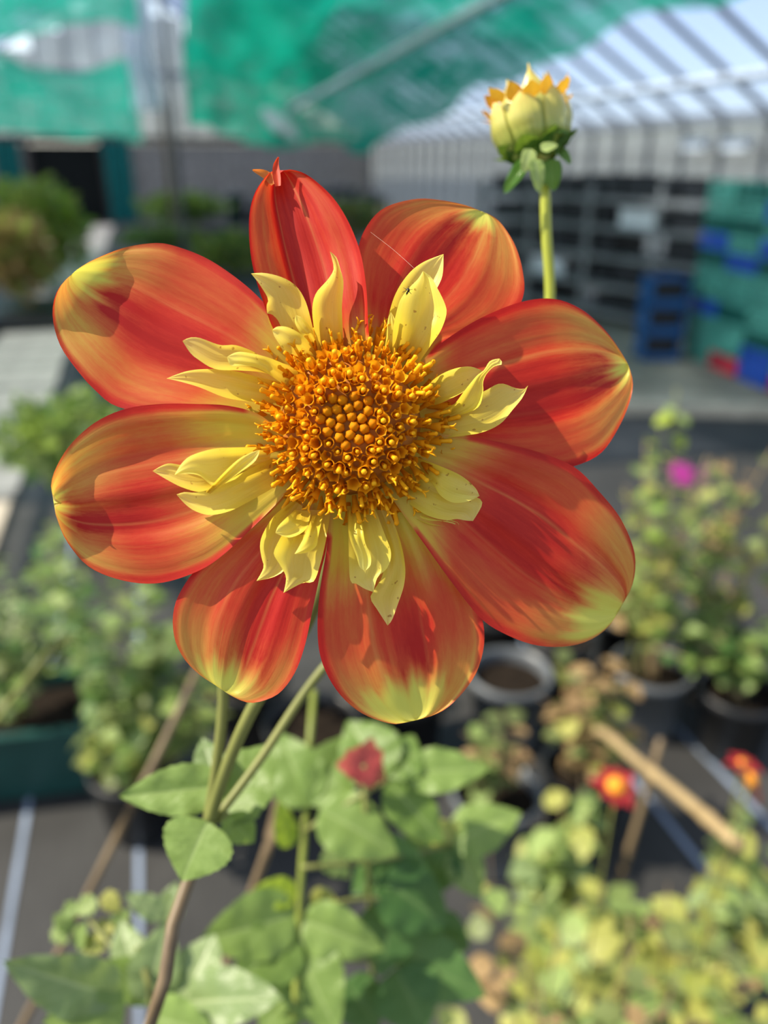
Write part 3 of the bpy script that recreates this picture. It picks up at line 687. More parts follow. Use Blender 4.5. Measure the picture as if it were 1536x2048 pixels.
# disc florets
def floret_bud():
    V = []; Fc = []; n = 6
    for j, (r, z) in enumerate(((0.95, 0), (1.05, 1.2), (0.95, 2.0), (0.60, 2.6), (0.15, 2.85))):
        for i in range(n): a = 2*math.pi*i/n+0.2*j; V.append((1.04*r*mm*math.cos(a), 1.04*r*mm*math.sin(a), z*mm))
    for j in range(4):
        for i in range(n): k = (i+1) % n; Fc.append((j*n+i, j*n+k, (j+1)*n+k, (j+1)*n+i))
    Fc.append(tuple(4*n+i for i in range(n)))
    return mesh('disc_floret', V, Fc, M['floretbud'])
def floret_open(seed, h=3.9, rim=1.20, col=4.7, lean=0.2, split=False, reflex=0.3):
    r = random.Random(seed); b = MB(); n = 15; V = []; Fc = []
    prof_ = ((0.45, 0), (0.55, h*.35), (0.80, h*.65), (1.02, h*.88))
    for rr, z in prof_:
        for i in range(n): a = 2*math.pi*i/n; V.append(Vector((rr*math.cos(a), rr*math.sin(a), z))*mm)
    for i in range(n):                                   # five pointed lobes
        a = 2*math.pi*i/n; q = i % 3
        rr = rim*(1.16 if q == 0 else 0.93)+r.uniform(-.16, .16); z = h*(1.05 if q == 0 else 0.93)+r.uniform(-.3, .3)-(reflex if q == 0 else 0)
        V.append(Vector((rr*math.cos(a), rr*math.sin(a), z))*mm)
    for j in range(4):
        for i in range(n): k = (i+1) % n; Fc.append((j*n+i, j*n+k, (j+1)*n+k, (j+1)*n+i))
    b.add(V, Fc, 0)
    ang = r.uniform(0, 6.28); dx, dy = math.cos(ang)*lean, math.sin(ang)*lean
    if col > 0:
        if not split:
            P = [Vector((0, 0, 0.8)), Vector((dx*.4, dy*.4, h*.7)), Vector((dx, dy, col*.86)), Vector((dx*1.2, dy*1.2, col*.95)), Vector((dx*1.2, dy*1.2, col))]
            b.tube([p*mm for p in P], [x*mm for x in (0.36, 0.44, 0.46, 0.54, 0.18)], 6, 1)
        else:
            b.tube([Vector((0, 0, .8))*mm, Vector((dx*.4, dy*.4, h))*mm, Vector((dx*.6, dy*.6, col*.85))*mm], [.30*mm, .33*mm, .30*mm], 6, 1)
            for s_ in (-1, 1):
                ex, ey = -math.sin(ang)*s_, math.cos(ang)*s_
                b.tube([Vector((dx*.6, dy*.6, col*.82))*mm, Vector((dx*.8+ex*.3, dy*.8+ey*.3, col*.98))*mm, Vector((dx+ex*.85, dy+ey*.85, col*1.05))*mm], [.26*mm, .22*mm, .10*mm], 5, 1)
    return mesh('disc_floret', b.v, b.f, [M['floret'], M['anther']], True, mi=b.m)
FB = floret_bud()
FO = [floret_open(i, 3.6+.2*(i % 3), 1.18, 4.0+.45*(i % 3) if i % 4 else 0, .2) for i in range(7)]
FX = [floret_open(20+i, 4.3+.3*(i % 3), 1.05, 6.2+.5*(i % 3), .5, i % 2 == 0, .7) for i in range(6)]
NF = 250; GA = math.radians(137.508); hoff = wloc(head)
for k in range(NF):
    q = math.sqrt((k+0.5)/NF); r = RD*q*1.06; a = k*GA+0.6
    x, y = r*math.cos(a), r*math.sin(a)
    tilt = 0.05+1.22*q**2.2
    zz = domez(r)-0.0022
    if q < 0.31: me = FB; sc_ = 1.0; zz += 0.0002
    elif q < 0.70: me = FO[RN.randrange(7)]; sc_ = RN.uniform(.82, 1.15)*(0.80+0.25*q); zz += RN.uniform(-.0004, .0006)
    else: me = FX[RN.randrange(6)]; sc_ = RN.uniform(.72, 1.02)
    jit = 0.0 if q < .33 else RN.uniform(-.3, .3); tilt += 0.0 if q < .33 else RN.uniform(-.22, .16)
    nrm = (RGT*math.cos(a+jit)+UPV*math.sin(a+jit))*math.sin(tilt) - FWD*math.cos(tilt)
    if q > .70: nrm = (nrm + Vector((RN.uniform(-.2, .2), RN.uniform(-.2, .2), RN.uniform(-.2, .2)))).normalized()
    R = nrm.to_track_quat('Z', 'Y').to_matrix() @ Matrix.Rotation(RN.uniform(0, 6.28), 3, 'Z')
    o = bpy.data.objects.new('disc_floret', me); link(o, head)
    o.matrix_local = Matrix.Translation(headp(x, y, zz)-hoff) @ R.to_4x4() @ Matrix.Scale(sc_, 4)

# stems of the dahlia
def tpts(P, k=24): return crom([at(*p) for p in P], k)
def stem(parent, pts, rad, mat, name='stem', n=10):
    v, f = tube_data(pts, rad, n); return build(name, v, f, M[mat], parent)
NODE = (417, 1650, 0.216)
stem(dahlia, crom([headp(0, 0, -0.011)]+[at(*p) for p in ((668, 1060, 0.178), (640, 1180, 0.186), (590, 1290, .192), (512, 1405, 0.20), (455, 1530, 0.209), NODE)], 30), [0.0017]*30, 'stemG')
stem(dahlia, tpts([(425, 1100, .20), (440, 1250, .205), (447, 1380, .210), (437, 1500, .213), (NODE[0]-3, NODE[1], .217)]), 0.0015, 'stemG')
stem(dahlia, tpts([(1090, 372, .212), (1093, 470, .214), (1100, 600, .217), (1085, 720, .220)], 16), 0.00145, 'stemY')
stem(dahlia, tpts([(1085, 720, .220), (1060, 850, .224), (960, 1010, .228), (790, 1190, .230), (640, 1345, .228), (520, 1520, .224), (430, 1640, .219)], 40), 0.0013, 'stemG')
low = [at(*NODE), at(374, 1758, .219), at(340, 1870, .222), at(300, 2050, .228)]
stem(dahlia, crom(low+[lerp(low[-1], droot, .4)+Vector((0, .02, 0)), droot], 40), [0.0019]*12+[0.0022]*16+[0.004]*12, 'stemB')
# leaves at the node
def lf(parent, b_, t_, wpx, d1, d2, kind='ovate', mat='leafA', seed=1, nrm=None):
    B_, T_ = at(b_[0], b_[1], d1), at(t_[0], t_[1], d2)
    n_ = nrm if nrm is not None else (-FWD*0.8+Vector((0, 0, 0.7))+Vector((RN.uniform(-.3, .3), RN.uniform(-.3, .3), 0)))
    return place_leaf(parent, B_, T_, wpx*(d1+d2)/2/FPX, n_, leafdata(kind, mat, seed, 6, 18))
lf(dahlia, (448, 1572), (234, 1592), 100, .228, .222, 'ovate', 'leafA', 1)
lf(dahlia, (416, 1642), (358, 1762), 150, .214, .207, 'ovate', 'leafA', 2, -FWD+UPV*.3)
lf(dahlia, (430, 1640), (545, 1478), 150, .236, .246, 'ovate', 'leafA', 3)
lf(dahlia, (430, 1560), (402, 1470), 66, .236, .244, 'ovate', 'leafB', 4)
lf(dahlia, (455, 1628), (512, 1696), 66, .232, .236, 'ovate', 'leafA', 5)
stem(dahlia, tpts([(418, 1648, .216), (436, 1610, .224), (448, 1572, .228)], 8), .0009, 'stemG')
stem(dahlia, tpts([(418, 1648, .216), (440, 1640, .228), (455, 1628, .232)], 8), .0008, 'stemG')

# the half-open bud
bc = at(1064, 262, 0.210); bax = (UPV*0.96 - RGT*0.22 - FWD*0.12).normalized()
bx = bax.cross(FWD).normalized(); by = bax.cross(bx)
SB = 0.210/FPX
V = []; Fc = []; U = []; n = 24
PR = ((0.02, -60), (20, -58), (46, -44), (64, -16), (70, 14), (66, 42), (52, 62), (34, 66), (0.5, 55))
for j, (r, z) in enumerate(PR):
    for i in range(n):
        a = 2*math.pi*i/n; rr = r*(1+0.05*math.cos(a*7)); V.append(bc+(bx*math.cos(a)*rr+by*math.sin(a)*rr+bax*z)*SB); U.append((i/n, j/8))
for j in range(len(PR)-1):
    for i in range(n): k = (i+1) % n; Fc.append((j*n+i, j*n+k, (j+1)*n+k, (j+1)*n+i))
bud = build('bud', V, Fc, M['budcore'], dahlia, True, U); bud['label'] = 'half-open pale yellow dahlia bud with orange tips'
def bud_leaf(ang, z, r, out, up, ln, w, mat, seed, name, kind='lance'):
    d = bx*math.cos(ang)+by*math.sin(ang); B_ = bc+(d*r+bax*z)*SB
    T_ = B_+(d*out+bax*up).normalized()*ln*SB
    nn = -d*up+bax*out if up > 0 else d*abs(up)+bax*out
    return place_leaf(bud, B_, T_, w*SB, nn, leafdata(kind, mat, seed, 3, 10), name)
def shell(i, n_, ro, wd, z1, flare, mat):
    V = []; Fc = []; U = []; a0 = 2*math.pi*i/n_+ro*9
    for j in range(13):
        t = j/12; z = lerp(-50, z1, t); rr = interp([(-50, 46), (-20, 70), (12, 78), (40, 74), (66, 62), (90, 56)], z)*ro + flare*t**5
        w = wd*(math.sin(math.pi*min(1, .25+.62*t))**.6)*(1-sst(.72, 1.0, t)*.93)
        for k in range(9):
            q_ = (k-4)/4; a = a0+q_*w; r2 = rr*(1+.03*math.cos(q_*2.2)); V.append(bc+(bx*math.cos(a)*r2+by*math.sin(a)*r2+bax*z)*SB); U.append((.5+q_*.5, t))
    for j in range(12):
        for k in range(8): q_ = j*9+k; Fc.append((q_, q_+1, q_+10, q_+9))
    build('bud_petal', V, Fc, M[mat], bud, True, U)
for i in range(7): shell(i, 7, 1.03, .40, 66+RN.uniform(-10, 12), 9, 'budpet')
for i in range(7): shell(i+.5, 7, .93, .46, 100+RN.uniform(-10, 10), 0, 'budpet')
for i in range(15):
    a = 2*math.pi*(i+.5)/15; bud_leaf(a, 44+RN.uniform(-22, 8), 70, 0.9 if i % 2 else 0.4, 1, 36+RN.uniform(-6, 8), 34, 'budtip', 43+i % 2, 'bud_petal')
for i in range(8):
    a = 2*math.pi*i/8+.3; bud_leaf(a, -62, 36, 0.85, 1, 62, 58, 'bract', 45+i % 2, 'inner_bract')
SX = lambda px, py, d: at(px, py, d)
for (b_, t_, w, dz, mt) in (((1052, 322), (1008, 378), 30, -.003, 'bract'), ((1062, 298), (1048, 340), 30, -.009, 'bractgloss'), ((1070, 318), (1082, 378), 32, -.010, 'bractgloss'),
        ((1100, 318), (1112, 376), 40, -.002, 'bract'), ((1090, 266), (1142, 254), 14, -.008, 'bract'), ((1082, 300), (1116, 282), 24, -.010, 'bractgloss'), ((1118, 300), (1146, 322), 24, .002, 'bract'), ((1080, 345), (1096, 372), 34, .004, 'bract')):
    d = .210+dz; o = place_leaf(bud, SX(b_[0], b_[1], d), SX(t_[0], t_[1], d), w*d/FPX, -FWD+UPV*.3, leafdata('spoon', mt, 46, 3, 10), 'outer_bract')
def ball(name, c, r, mat, parent=None, sq=(1, 1, 1), n=12):
    b = MB(); b.lathe([(max(1e-5, r*math.sin(math.pi*j/n))*sq[0], -r*math.cos(math.pi*j/n)*sq[2]) for j in range(n+1)], 14, c); return b.obj(name, M[mat], parent, True, origin=c)

# ------------------------------------------------------------------ leafy shoot beside the bloom
broot = gnd(560, 2560); broot.z = 0
shoot = empty('leafy_shoot', broot, 'leafy dahlia shoot with a yellow-green stem, below the bloom', 'plant')
bs = [at(628, 1380, .378), at(618, 1500, .368), at(612, 1620, .358), at(602, 1760, .351), at(594, 1900, .35), at(588, 2060, .352)]
stem(shoot, crom(bs+[lerp(bs[-1], broot, .5), broot], 40), [0.0016]*8+[.0020]*20+[.004]*12, 'stemV')
for (P, r) in (([(608, 1662, .316), (690, 1610, .312), (775, 1560, .31)], .0010), ([(604, 1735, .313), (760, 1720, .33), (905, 1690, .35)], .0011), ([(598, 1830, .312), (700, 1800, .32), (790, 1800, .33)], .0010), ([(592, 1930, .312), (700, 1920, .32), (800, 1930, .33)], .001)):
    stem(shoot, tpts([(x_, y_, d_*1.12) for x_, y_, d_ in P], 10), r, 'stemG')
KB = 1.12
for a_ in (((620,1612),(556,1462),104,.318,.33,'leafA',1), ((622,1610),(706,1462),104,.318,.325,'leafA',2), ((772,1556),(690,1436),120,.31,.325,'leafA',3), ((778,1556),(826,1462),92,.31,.32,'leafA',5),
        ((812,1548),(978,1532),86,.312,.31,'leafA',1), ((776,1564),(890,1684),90,.31,.30,'leafA',4), ((640,1620),(792,1694),112,.312,.30,'leafA',2), ((578,1694),(560,1606),44,.316,.31,'leafL',3),
        ((592,1828),(404,1884),118,.312,.295,'leafA',5), ((592,1862),(468,1966),122,.31,.295,'leafA',1), ((594,1892),(672,2068),122,.31,.29,'leafA',4), ((606,1838),(756,1902),96,.312,.30,'leafA',2),
        ((592,1792),(508,1776),54,.314,.31,'leafL',1), ((760,1756),(905,1856),120,.33,.325,'leafD',3), ((785,1800),(764,1960),112,.33,.32,'leafD',4), ((800,1896),(968,1996),108,.335,.32,'leafD',5),
        ((792,1936),(852,2066),126,.33,.315,'leafD',1), ((742,1716),(866,1742),92,.335,.33,'leafD',2), ((905,1686),(1030,1616),92,.35,.345,'leafA',2), ((900,1690),(846,1800),80,.35,.345,'leafD',5),
        ((912,1694),(960,1800),70,.35,.345,'leafG',1), ((800,1700),(700,1790),80,.34,.335,'leafD',4), ((884,1700),(800,1610),80,.36,.36,'leafA',3), ((690,1960),(760,2060),90,.33,.32,'leafD',3),
        ((600,1960),(520,2060),100,.315,.30,'leafA',3), ((860,1850),(940,1900),80,.345,.34,'leafD',2), ((650,1700),(700,1760),50,.33,.33,'leafG',4), ((660,1780),(620,1840),50,.32,.315,'leafY',5), ((905,1690),(870,1640),60,.35,.35,'leafY',1)):
    lf(shoot, a_[0], a_[1], a_[2]*1.12, a_[3]*KB, a_[4]*KB, 'ovate', a_[5], a_[6])

# low plant with pale broad leaves
croot = gnd(300, 2500); croot.z = 0
low_p = empty('broad_leaf_plant', croot, 'low plant with broad pale leaves beside the brown stem', 'plant')
cs = [at(262, 1850, .345), at(290, 1960, .32), at(310, 2060, .318)]
stem(low_p, crom(cs+[lerp(cs[-1], croot, .5), croot], 24), [.0015]*8+[.003]*16, 'stemG')
for a_ in (((236,1992),(12,1934),124,.30,.275,'leafB',1), ((250,2012),(104,2046),116,.30,.28,'leafA',2), ((292,2004),(332,1846),104,.31,.315,'leafB',3), ((368,2004),(424,1866),116,.31,.32,'leafB',4),
        ((374,2004),(534,1992),124,.31,.29,'leafB',5), ((282,1964),(226,1842),76,.32,.33,'leafB',2), ((330,1832),(252,1788),48,.335,.33,'leafB',3), ((330,1850),(352,1764),60,.34,.345,'leafB',1), ((300,2030),(420,2070),100,.30,.29,'leafA',4), ((320,1980),(210,1930),90,.32,.31,'leafA',5)):
    lf(low_p, a_[0], a_[1], a_[2], a_[3], a_[4], 'ovate', a_[5], a_[6])
stem(low_p, tpts([(290, 1960, .32), (230, 1900, .33), (180, 1840, .34)], 8), .0009, 'stemG')
for (x, y, s_) in ((128, 1846, 44), (172, 1812, 50), (222, 1804, 46), (160, 1872, 48), (205, 1862, 52), (140, 1820, 40), (238, 1842, 40), (185, 1890, 46), (120, 1870, 40)):
    a = RN.uniform(0, 6.28); lf(low_p, (x-math.cos(a)*s_/2, y-math.sin(a)*s_/2), (x+math.cos(a)*s_/2, y+math.sin(a)*s_/2), s_*.8, .342, .338, 'round', 'leafG' if RN.random() < .6 else 'leafY', RN.randrange(5))

# ------------------------------------------------------------------ generic bushy plants
def bush(name, label, base, crown, rad, nst, nlf, kinds, size, mats, stem_r=.002, smat='stemG', group=None, seed=1, cat='plant', t0=.35, ratio=.8, updown=.35):
    r = random.Random(seed); root = empty(name, base, label, cat, group); base = Vector(base); crown = Vector(crown)
    curves = []
    for i in range(nst):
        a = r.uniform(0, 6.28); q = r.random()**.5; h = r.uniform(-.5, 1)
        e = crown + Vector((math.cos(a)*q*rad[0], math.sin(a)*q*rad[1], h*rad[2]))
        c = crom([base+Vector((r.uniform(-.02, .02), r.uniform(-.02, .02), 0)), lerp(base, e, .5)+Vector((r.uniform(-.03, .03), r.uniform(-.03, .03), 0.04)), e], 14)
        curves.append(c); v, f = tube_data(c, [stem_r*(1-.5*j/13) for j in range(14)], 5); build('stem', v, f, M[smat], root)
    for i in range(nlf):
        c = curves[i % nst]; t = t0+(1-t0)*r.random()**.8; p = c[min(13, int(t*13))]
        a = r.uniform(0, 6.28); d = Vector((math.cos(a), math.sin(a), r.uniform(-updown, updown+.2))).normalized()
        s_ = size*r.uniform(.6, 1.25); B_ = p+d*r.uniform(.0, .25)*size
        mt = r.choice(mats); place_leaf(root, B_, B_+d*s_, s_*ratio*r.uniform(.8, 1.15), Vector((r.uniform(-.6, .6), r.uniform(-.6, .6), 1)), leafdata(r.choice(kinds), mt, r.randrange(4), 2, 6))
    return root
# yellowing plants under the diagonal cane
for i, (px, py, d, rx, rz, n, mats, lab) in enumerate((
        (1150, 1700, 1.12, .115, .095, 170, ('leafG', 'leafG', 'leafY', 'leafB'), 'yellow-green small-leaved plant under the crimson flower'),
        (1065, 1890, .78, .10, .09, 150, ('leafY', 'leafG', 'leafO', 'leafW'), 'yellowing small-leaved plant beside the leafy dahlia shoot'),
        (1290, 1840, .99, .12, .12, 230, ('leafG', 'leafY', 'leafY', 'leafO'), 'large straggly plant with many pale yellow leaves'),
        (1500, 1770, 1.14, .13, .12, 200, ('leafG', 'leafB', 'leafY', 'leafO'), 'pale green bushy plant at the lower end of the cane'),
        (1450, 1985, .76, .105, .09, 210, ('leafG', 'leafO', 'leafY', 'leafW'), 'olive small-leaved plant with browning leaves'),
        (1215, 2015, .63, .075, .065, 160, ('leafG', 'leafO', 'leafY', 'leafW'), 'low straggly plant with green and brown leaves'))):
    c = at(px, py, d); base = Vector((c.x*1.02, c.y*1.02, 0))
    bush('straggly_plant', lab, base, c, (rx, rx, rz), 10, int(n*.72), ('round', 'ovate'), .038*(d/.9)**.6, mats, .0018, 'stemB', None, 30+i, t0=.55)
# small crimson flowers
def daisy(name, lab, px, py, d, rp, re, npet, pm, root_xy, tilt, ctr=True, foot=None):
    c = at(px, py, d); base = Vector(foot or (c.x+root_xy[0], c.y+root_xy[1], 0)); root = empty(name, base, lab, 'flower')
    v, f = tube_data(crom([base, lerp(base, c, .6)+Vector((.01, 0, 0)), c], 16), .0013, 6); build('stem', v, f, M['stemG'], root)
    ax = Vector(tilt).normalized(); x = ax.orthogonal().normalized(); y = ax.cross(x)
    for i in range(npet):
        a = 2*math.pi*i/npet+.2; dd = x*math.cos(a)+y*math.sin(a)
        place_leaf(root, c+dd*re*.6, c+dd*rp*(.8+.3*((i*7) % 3)/2)+ax*rp*.15, rp*(.5 if ctr or pm == 'magenta' else .9), ax, leafdata('lance', pm, i % 3, 3, 8), 'petal')
    if ctr:
        b = MB(); q = ax.to_track_quat('Z', 'Y'); pr = [(1e-5, .75), (.5, .66), (.85, .4), (1, 0), (.8, -.3), (1e-5, -.5)]
        V = []; Fc = []
        for r_, z in pr:
            for k in range(12): w = 2*math.pi*k/12; V.append(c+q @ Vector((r_*re*math.cos(w), r_*re*math.sin(w), z*re)))
        for j in range(5):
            for k in range(12): m_ = (k+1) % 12; Fc.append((j*12+k, (j+1)*12+k, (j+1)*12+m_, j*12+m_))
        build('flower_eye', V, Fc, M['orangeeye'], root)
    return root
daisy('crimson_flower', 'small crimson flower with a domed orange eye', 1232, 1572, .72, .021, .0095, 8, 'crimson', (-.02, .02), (-.2, -.5, .8))
daisy('crimson_flower', 'small crimson flower on a green stalk near the end of the cane', 1500, 1560, .78, .022, .009, 8, 'crimson', (.0, .05), (.6, -.4, .6))
daisy('crimson_flower', 'closing crimson flower head with upright petals above the cane', 1486, 1528, .84, .018, .006, 7, 'crimson', (.02, .05), (.0, -.1, 1))
daisy('magenta_flower', 'small ragged magenta flower among tall leggy stems', 1362, 948, 1.75, .034, .008, 11, 'magenta', (.0, .1), (-.1, -.8, .6), False, (1.09, 1.345, .148))
daisy('magenta_flower', 'faded magenta flower beside the ragged one', 1408, 948, 1.80, .022, .007, 9, 'magenta', (.03, .1), (.3, -.7, .5), False, (1.285, 1.43, .148))
daisy('red_flower', 'dusky red round bloom half hidden behind dahlia leaves', 728, 1530, .335, .0105, .0012, 10, 'redbloom', (.0, .05), (.0, -.7, .5), False)

# canes and dry stalks
def cane(name, lab, P, rad, mat, foot=None):
    pts = [at(*p) for p in P]
    if foot: pts.append(Vector(foot))
    else:
        e = pts[-1]; d = (e-pts[-2]).normalized()
        if d.z > -0.35: d = (d+Vector((0, 0, -0.6))).normalized()
        pts.append(e+d*(e.z/-d.z))
    c = crom(pts, 30); b = MB(); b.tube(c, [rad*(1+(.22 if i % 7 == 3 else 0)) for i in range(30)], 9); return tag(b.obj(name, M[mat], smooth=True, origin=pts[-1]), lab, 'stalk')
cane('dry_stalk', 'thick tan dry stalk leaning across the pots', [(1478, 1690, .86), (1370, 1598, 1.02), (1290, 1535, 1.18), (1190, 1462, 1.48)], .0082, 'stemT', (.745, 1.075, .147))
cane('dry_stalk', 'short upright dry stalk crossing the thick leaning one', [(1322, 1478, 1.17), (1300, 1560, 1.18), (1276, 1640, 1.19)], .005, 'stemB')
cane('dry_stalk', 'dark brown dry stalk behind the left leaf of the dahlia', [(400, 1330, .62), (330, 1480, .60), (255, 1630, .585), (180, 1780, .58)], .0029, 'stemB')
cane('dry_stalk', 'grey-brown dry stalk between the dahlia and the leafy shoot', [(574, 1540, .46), (548, 1640, .46), (520, 1740, .465), (495, 1810, .47)], .0028, 'stemB')
cane('thin_cane', 'thin green cane leaning into the trough plant', [(140, 1270, .75), (70, 1340, .75), (0, 1430, .76)], .003, 'stemG')

# ------------------------------------------------------------------ pots, trough and the plants in them
def pot(name, lab, c, r, h, mat, group=None, soil=True):
    root = empty(name, c, lab, 'pot', group); b = MB(); c = Vector(c)
    b.lathe([(1e-4, .004), (r*.78, .004), (r*.80, .01), (r*.97, h*.88), (r*1.04, h*.88), (r*1.06, h*.90), (r*1.06, h), (r*.98, h), (r*.95, h*.86), (r*.78, .012), (1e-4, .012)], 28, c)
    b.obj('body', M[mat], root, True)
    if soil: b = MB(); b.lathe([(1e-4, h*.82), (r*.5, h*.84), (r*.935, h*.81)], 24, c); b.obj('soil', M['soil'], root, True)
    return root
def P0(px, py): g = gnd(px, py); g.z = 0.002; return g
pot('flower_pot', 'grey pot behind the withered plant', P0(1010, 1470), .095, .19, 'greyp')
pot('flower_pot', 'black pot beside the dark green trough', P0(285, 1650), .085, .17, 'black')
pot('flower_pot', 'black pot in the shade behind the bloom', (.90, 1.50, .002), .09, .20, 'black')
pot('flower_pot', 'black pot between the trough and the shaded one', (.225, 1.345, .002), .10, .19, 'black')
pot('flower_pot', 'black pot behind the leafy shoot', P0(800, 1500), .11, .20, 'black')
pot('flower_pot', 'black pot of the dark green plant shaded by the bloom', (.114, 1.554, .002), .09, .18, 'black')
tg = gnd(60, 1590); tr = empty('trough', (tg.x, tg.y, 0), 'dark green plastic trough planter', 'planter')
ty = Vector((0.10, 1, 0)).normalized(); tx = Vector((1, -.10, 0)).normalized(); tzv = Vector((0, 0, 1))
tc_ = Vector((tg.x-.10, tg.y+.11, 0))
b = MB()
for (c, d) in (((0, 0, .012), (.46, .20, .02)), ((0, -.105, .09), (.50, .014, .17)), ((0, .105, .09), (.50, .014, .17)), ((-.243, 0, .09), (.014, .21, .17)), ((.243, 0, .09), (.014, .21, .17))):
    b.box(tc_+tx*c[0]+ty*c[1]+tzv*c[2], d, ax=(tx, ty, tzv))
b.obj('body', M['dgreenp'], tr)
b = MB()
for (c, d) in (((0, -.115, .172), (.53, .022, .02)), ((0, .115, .172), (.53, .022, .02)), ((-.255, 0, .172), (.022, .21, .02)), ((.255, 0, .172), (.022, .21, .02))):
    b.box(tc_+tx*c[0]+ty*c[1]+tzv*c[2], d, ax=(tx, ty, tzv))
b.obj('rim', M['dgreenp'], tr)
b = MB(); b.box(tc_+tzv*.135, (.475, .19, .02), ax=(tx, ty, tzv)); b.obj('soil', M['soil'], tr)
for i, (px, py, d, rx, rz, n, mats, lab) in enumerate((
        (60, 1215, 1.64, .165, .16, 190, ('leafB', 'leafA', 'leafD', 'leafO'), 'pale-leaved bushy plant at the outer end of the trough'),
        (235, 1265, 1.38, .135, .13, 230, ('leafA', 'leafD', 'leafO', 'leafG', 'leafB'), 'dense bushy plant with pale green leaves next to the path fabric'),
        (300, 1455, 1.38, .125, .085, 200, ('leafO', 'leafG', 'leafY', 'leafA'), 'olive-leaved plant drooping over the pot by the trough'),
        (470, 1230, 1.75, .20, .18, 220, ('leafD', 'leafO', 'leafA'), 'dark green plant shaded by the bloom'),
        (90, 1130, 1.9, .22, .12, 160, ('leafB', 'leafA', 'leafD'), 'grey-green plant spreading beside the slab path'))):
    c = at(px, py, d); bush('bushy_plant', lab, ((-.42, 1.585, .143), (-.168, 1.365, .139), (-.135, 1.318, .139), (.114, 1.554, .147), (c.x+.02, c.y+.02, .002))[i], c, (rx, rx, rz), 14, int(n*1.3), ('ovate', 'round'), .036, mats, .002, 'stemG', None, 60+i, t0=.3)
# leggy plants on the right
POTL = ('grey pot of the leggy plant under the magenta flower', 'black pot of the leggy plant with browning stalks', 'black pot of the bright green bushy plant', 'black pot of the thin olive plant', 'black pot of the withered plant', 'black pot of the dark low plant', 'low grey pot close under the bloom')
PR_ = (.09, .09, .09, .075, .085, .085, .085)
PXY = ((1.06, 1.33), (1.31, 1.42), (1.205, 1.195), (1.13, 1.56), (.733, 1.066), (.80, 1.68), (.533, 1.058))
for i, (px, py, d, rx, rz, n, mats, lab) in enumerate((
        (1325, 1050, 1.75, .11, .22, 170, ('leafG', 'leafY', 'leafO', 'leafA'), 'tall leggy plant with lime leaves under the magenta flower'),
        (1480, 1100, 1.85, .13, .24, 200, ('leafG', 'leafO', 'leafY', 'leafW'), 'tall leggy plant with browning stalks next to the crate side'),
        (1420, 1280, 1.75, .16, .12, 170, ('leafA', 'leafG', 'leafD'), 'bright green bushy plant at the foot of the leggy ones'),
        (1270, 1190, 1.95, .10, .15, 110, ('leafO', 'leafG', 'leafW'), 'thin olive plant between the bloom and the leggy ones'),
        (1180, 1440, 1.50, .11, .10, 130, ('leafW', 'leafY', 'leafO', 'leafW'), 'withered brown and yellow plant in a black pot'),
        (1060, 1330, 2.0, .11, .085, 100, ('leafD', 'leafO'), 'dark low plant among the pots'),
        (990, 1500, 1.45, .07, .06, 60, ('leafO', 'leafG', 'leafW'), 'sparse olive plant in the low grey pot'))):
    c = Vector((.80, 1.665, .285)) if i == 5 else at(px, py, d); pot('flower_pot', POTL[i], (PXY[i][0], PXY[i][1], 0.002), PR_[i], .18, 'greyp' if i in (0, 6) else 'black'); bush('leggy_plant', lab, (PXY[i][0], PXY[i][1], .148), c, (rx, rx, rz), 12, n, ('round', 'ovate'), .042, mats, .0028, 'stemT' if i < 4 else 'stemB', None, 80+i, t0=.25)
c = at(1340, 830, 1.62)
bush('seedling', 'lone lime seedling rising in front of the timber edging', (1.02, 1.34, .147), c, (.03, .03, .07), 3, 26, ('round', 'ovate'), .035, ('leafL', 'leafG'), .003, 'stemG', None, 99, t0=.4)

# far shrubs and bench plants
def shrub(name, lab, c, rad, n, size, mats, seed, group=None, zb=0.0):
    r = random.Random(seed); c = Vector(c); base = Vector((c.x, c.y, zb)); root = empty(name, base, lab, 'shrub', group)
    mts = [M[m_] for m_ in mats]; b = MB()
    lv, lfc, lu = leaf_mesh('x', 'lance', 3, 1, 3); UV = []
    for i in range(n):
        d = Vector((r.gauss(0, 1), r.gauss(0, 1), r.gauss(0, 1))).normalized(); q = r.uniform(.35, 1.0)*(1+.35*noise.noise(d*2.2+Vector((seed, 0, 0))))
        p = c+Vector((d.x*rad[0]*q, d.y*rad[1]*q, d.z*rad[2]*q)); y = (d+Vector((r.uniform(-.8, .8), r.uniform(-.8, .8), r.uniform(-.5, .8)))).normalized()
        x = y.orthogonal().normalized(); x = (Matrix.Rotation(r.uniform(0, 6.28), 3, y) @ x); nn = x.cross(y); s_ = size*r.uniform(.6, 1.3)
        b.add([p+(x*v[0]*.8+y*v[1]+nn*v[2])*s_ for v in lv], lfc, r.randrange(len(mts))); UV += lu
    o = build('foliage', b.v, b.f, mts, root, True, UV, b.m); o['kind'] = 'stuff'
    for k in range(5):
        e = c+Vector((r.uniform(-.6, .6)*rad[0], r.uniform(-.6, .6)*rad[1], r.uniform(.1, .6)*rad[2])); v, f = tube_data([base, lerp(base, e, .6), e], [.014, .01, .004], 6); build('stem', v, f, M['wood'], root)
    return root
def shr(name, lab, px, py, d, rad, n, size, mats, seed, zb=0.0):
    c = at(px, py, d)
    if zb < 0: zb = c.z-rad[2]-.02
    return shrub(name, lab, c, rad, n, size, mats, seed, None, zb)
shr('far_shrub', 'yellow-green shrub at the path edge before the doorway', 75, 452, 8.2, (.46, .5, .44), 1000, .12, ('leafY', 'leafL', 'leafG', 'leafY'), 1)
shr('far_shrub', 'russet shrub in front of the yellow-green one', 25, 510, 6.6, (.30, .34, .30), 800, .10, ('leafR', 'leafR', 'leafY'), 2, -1)
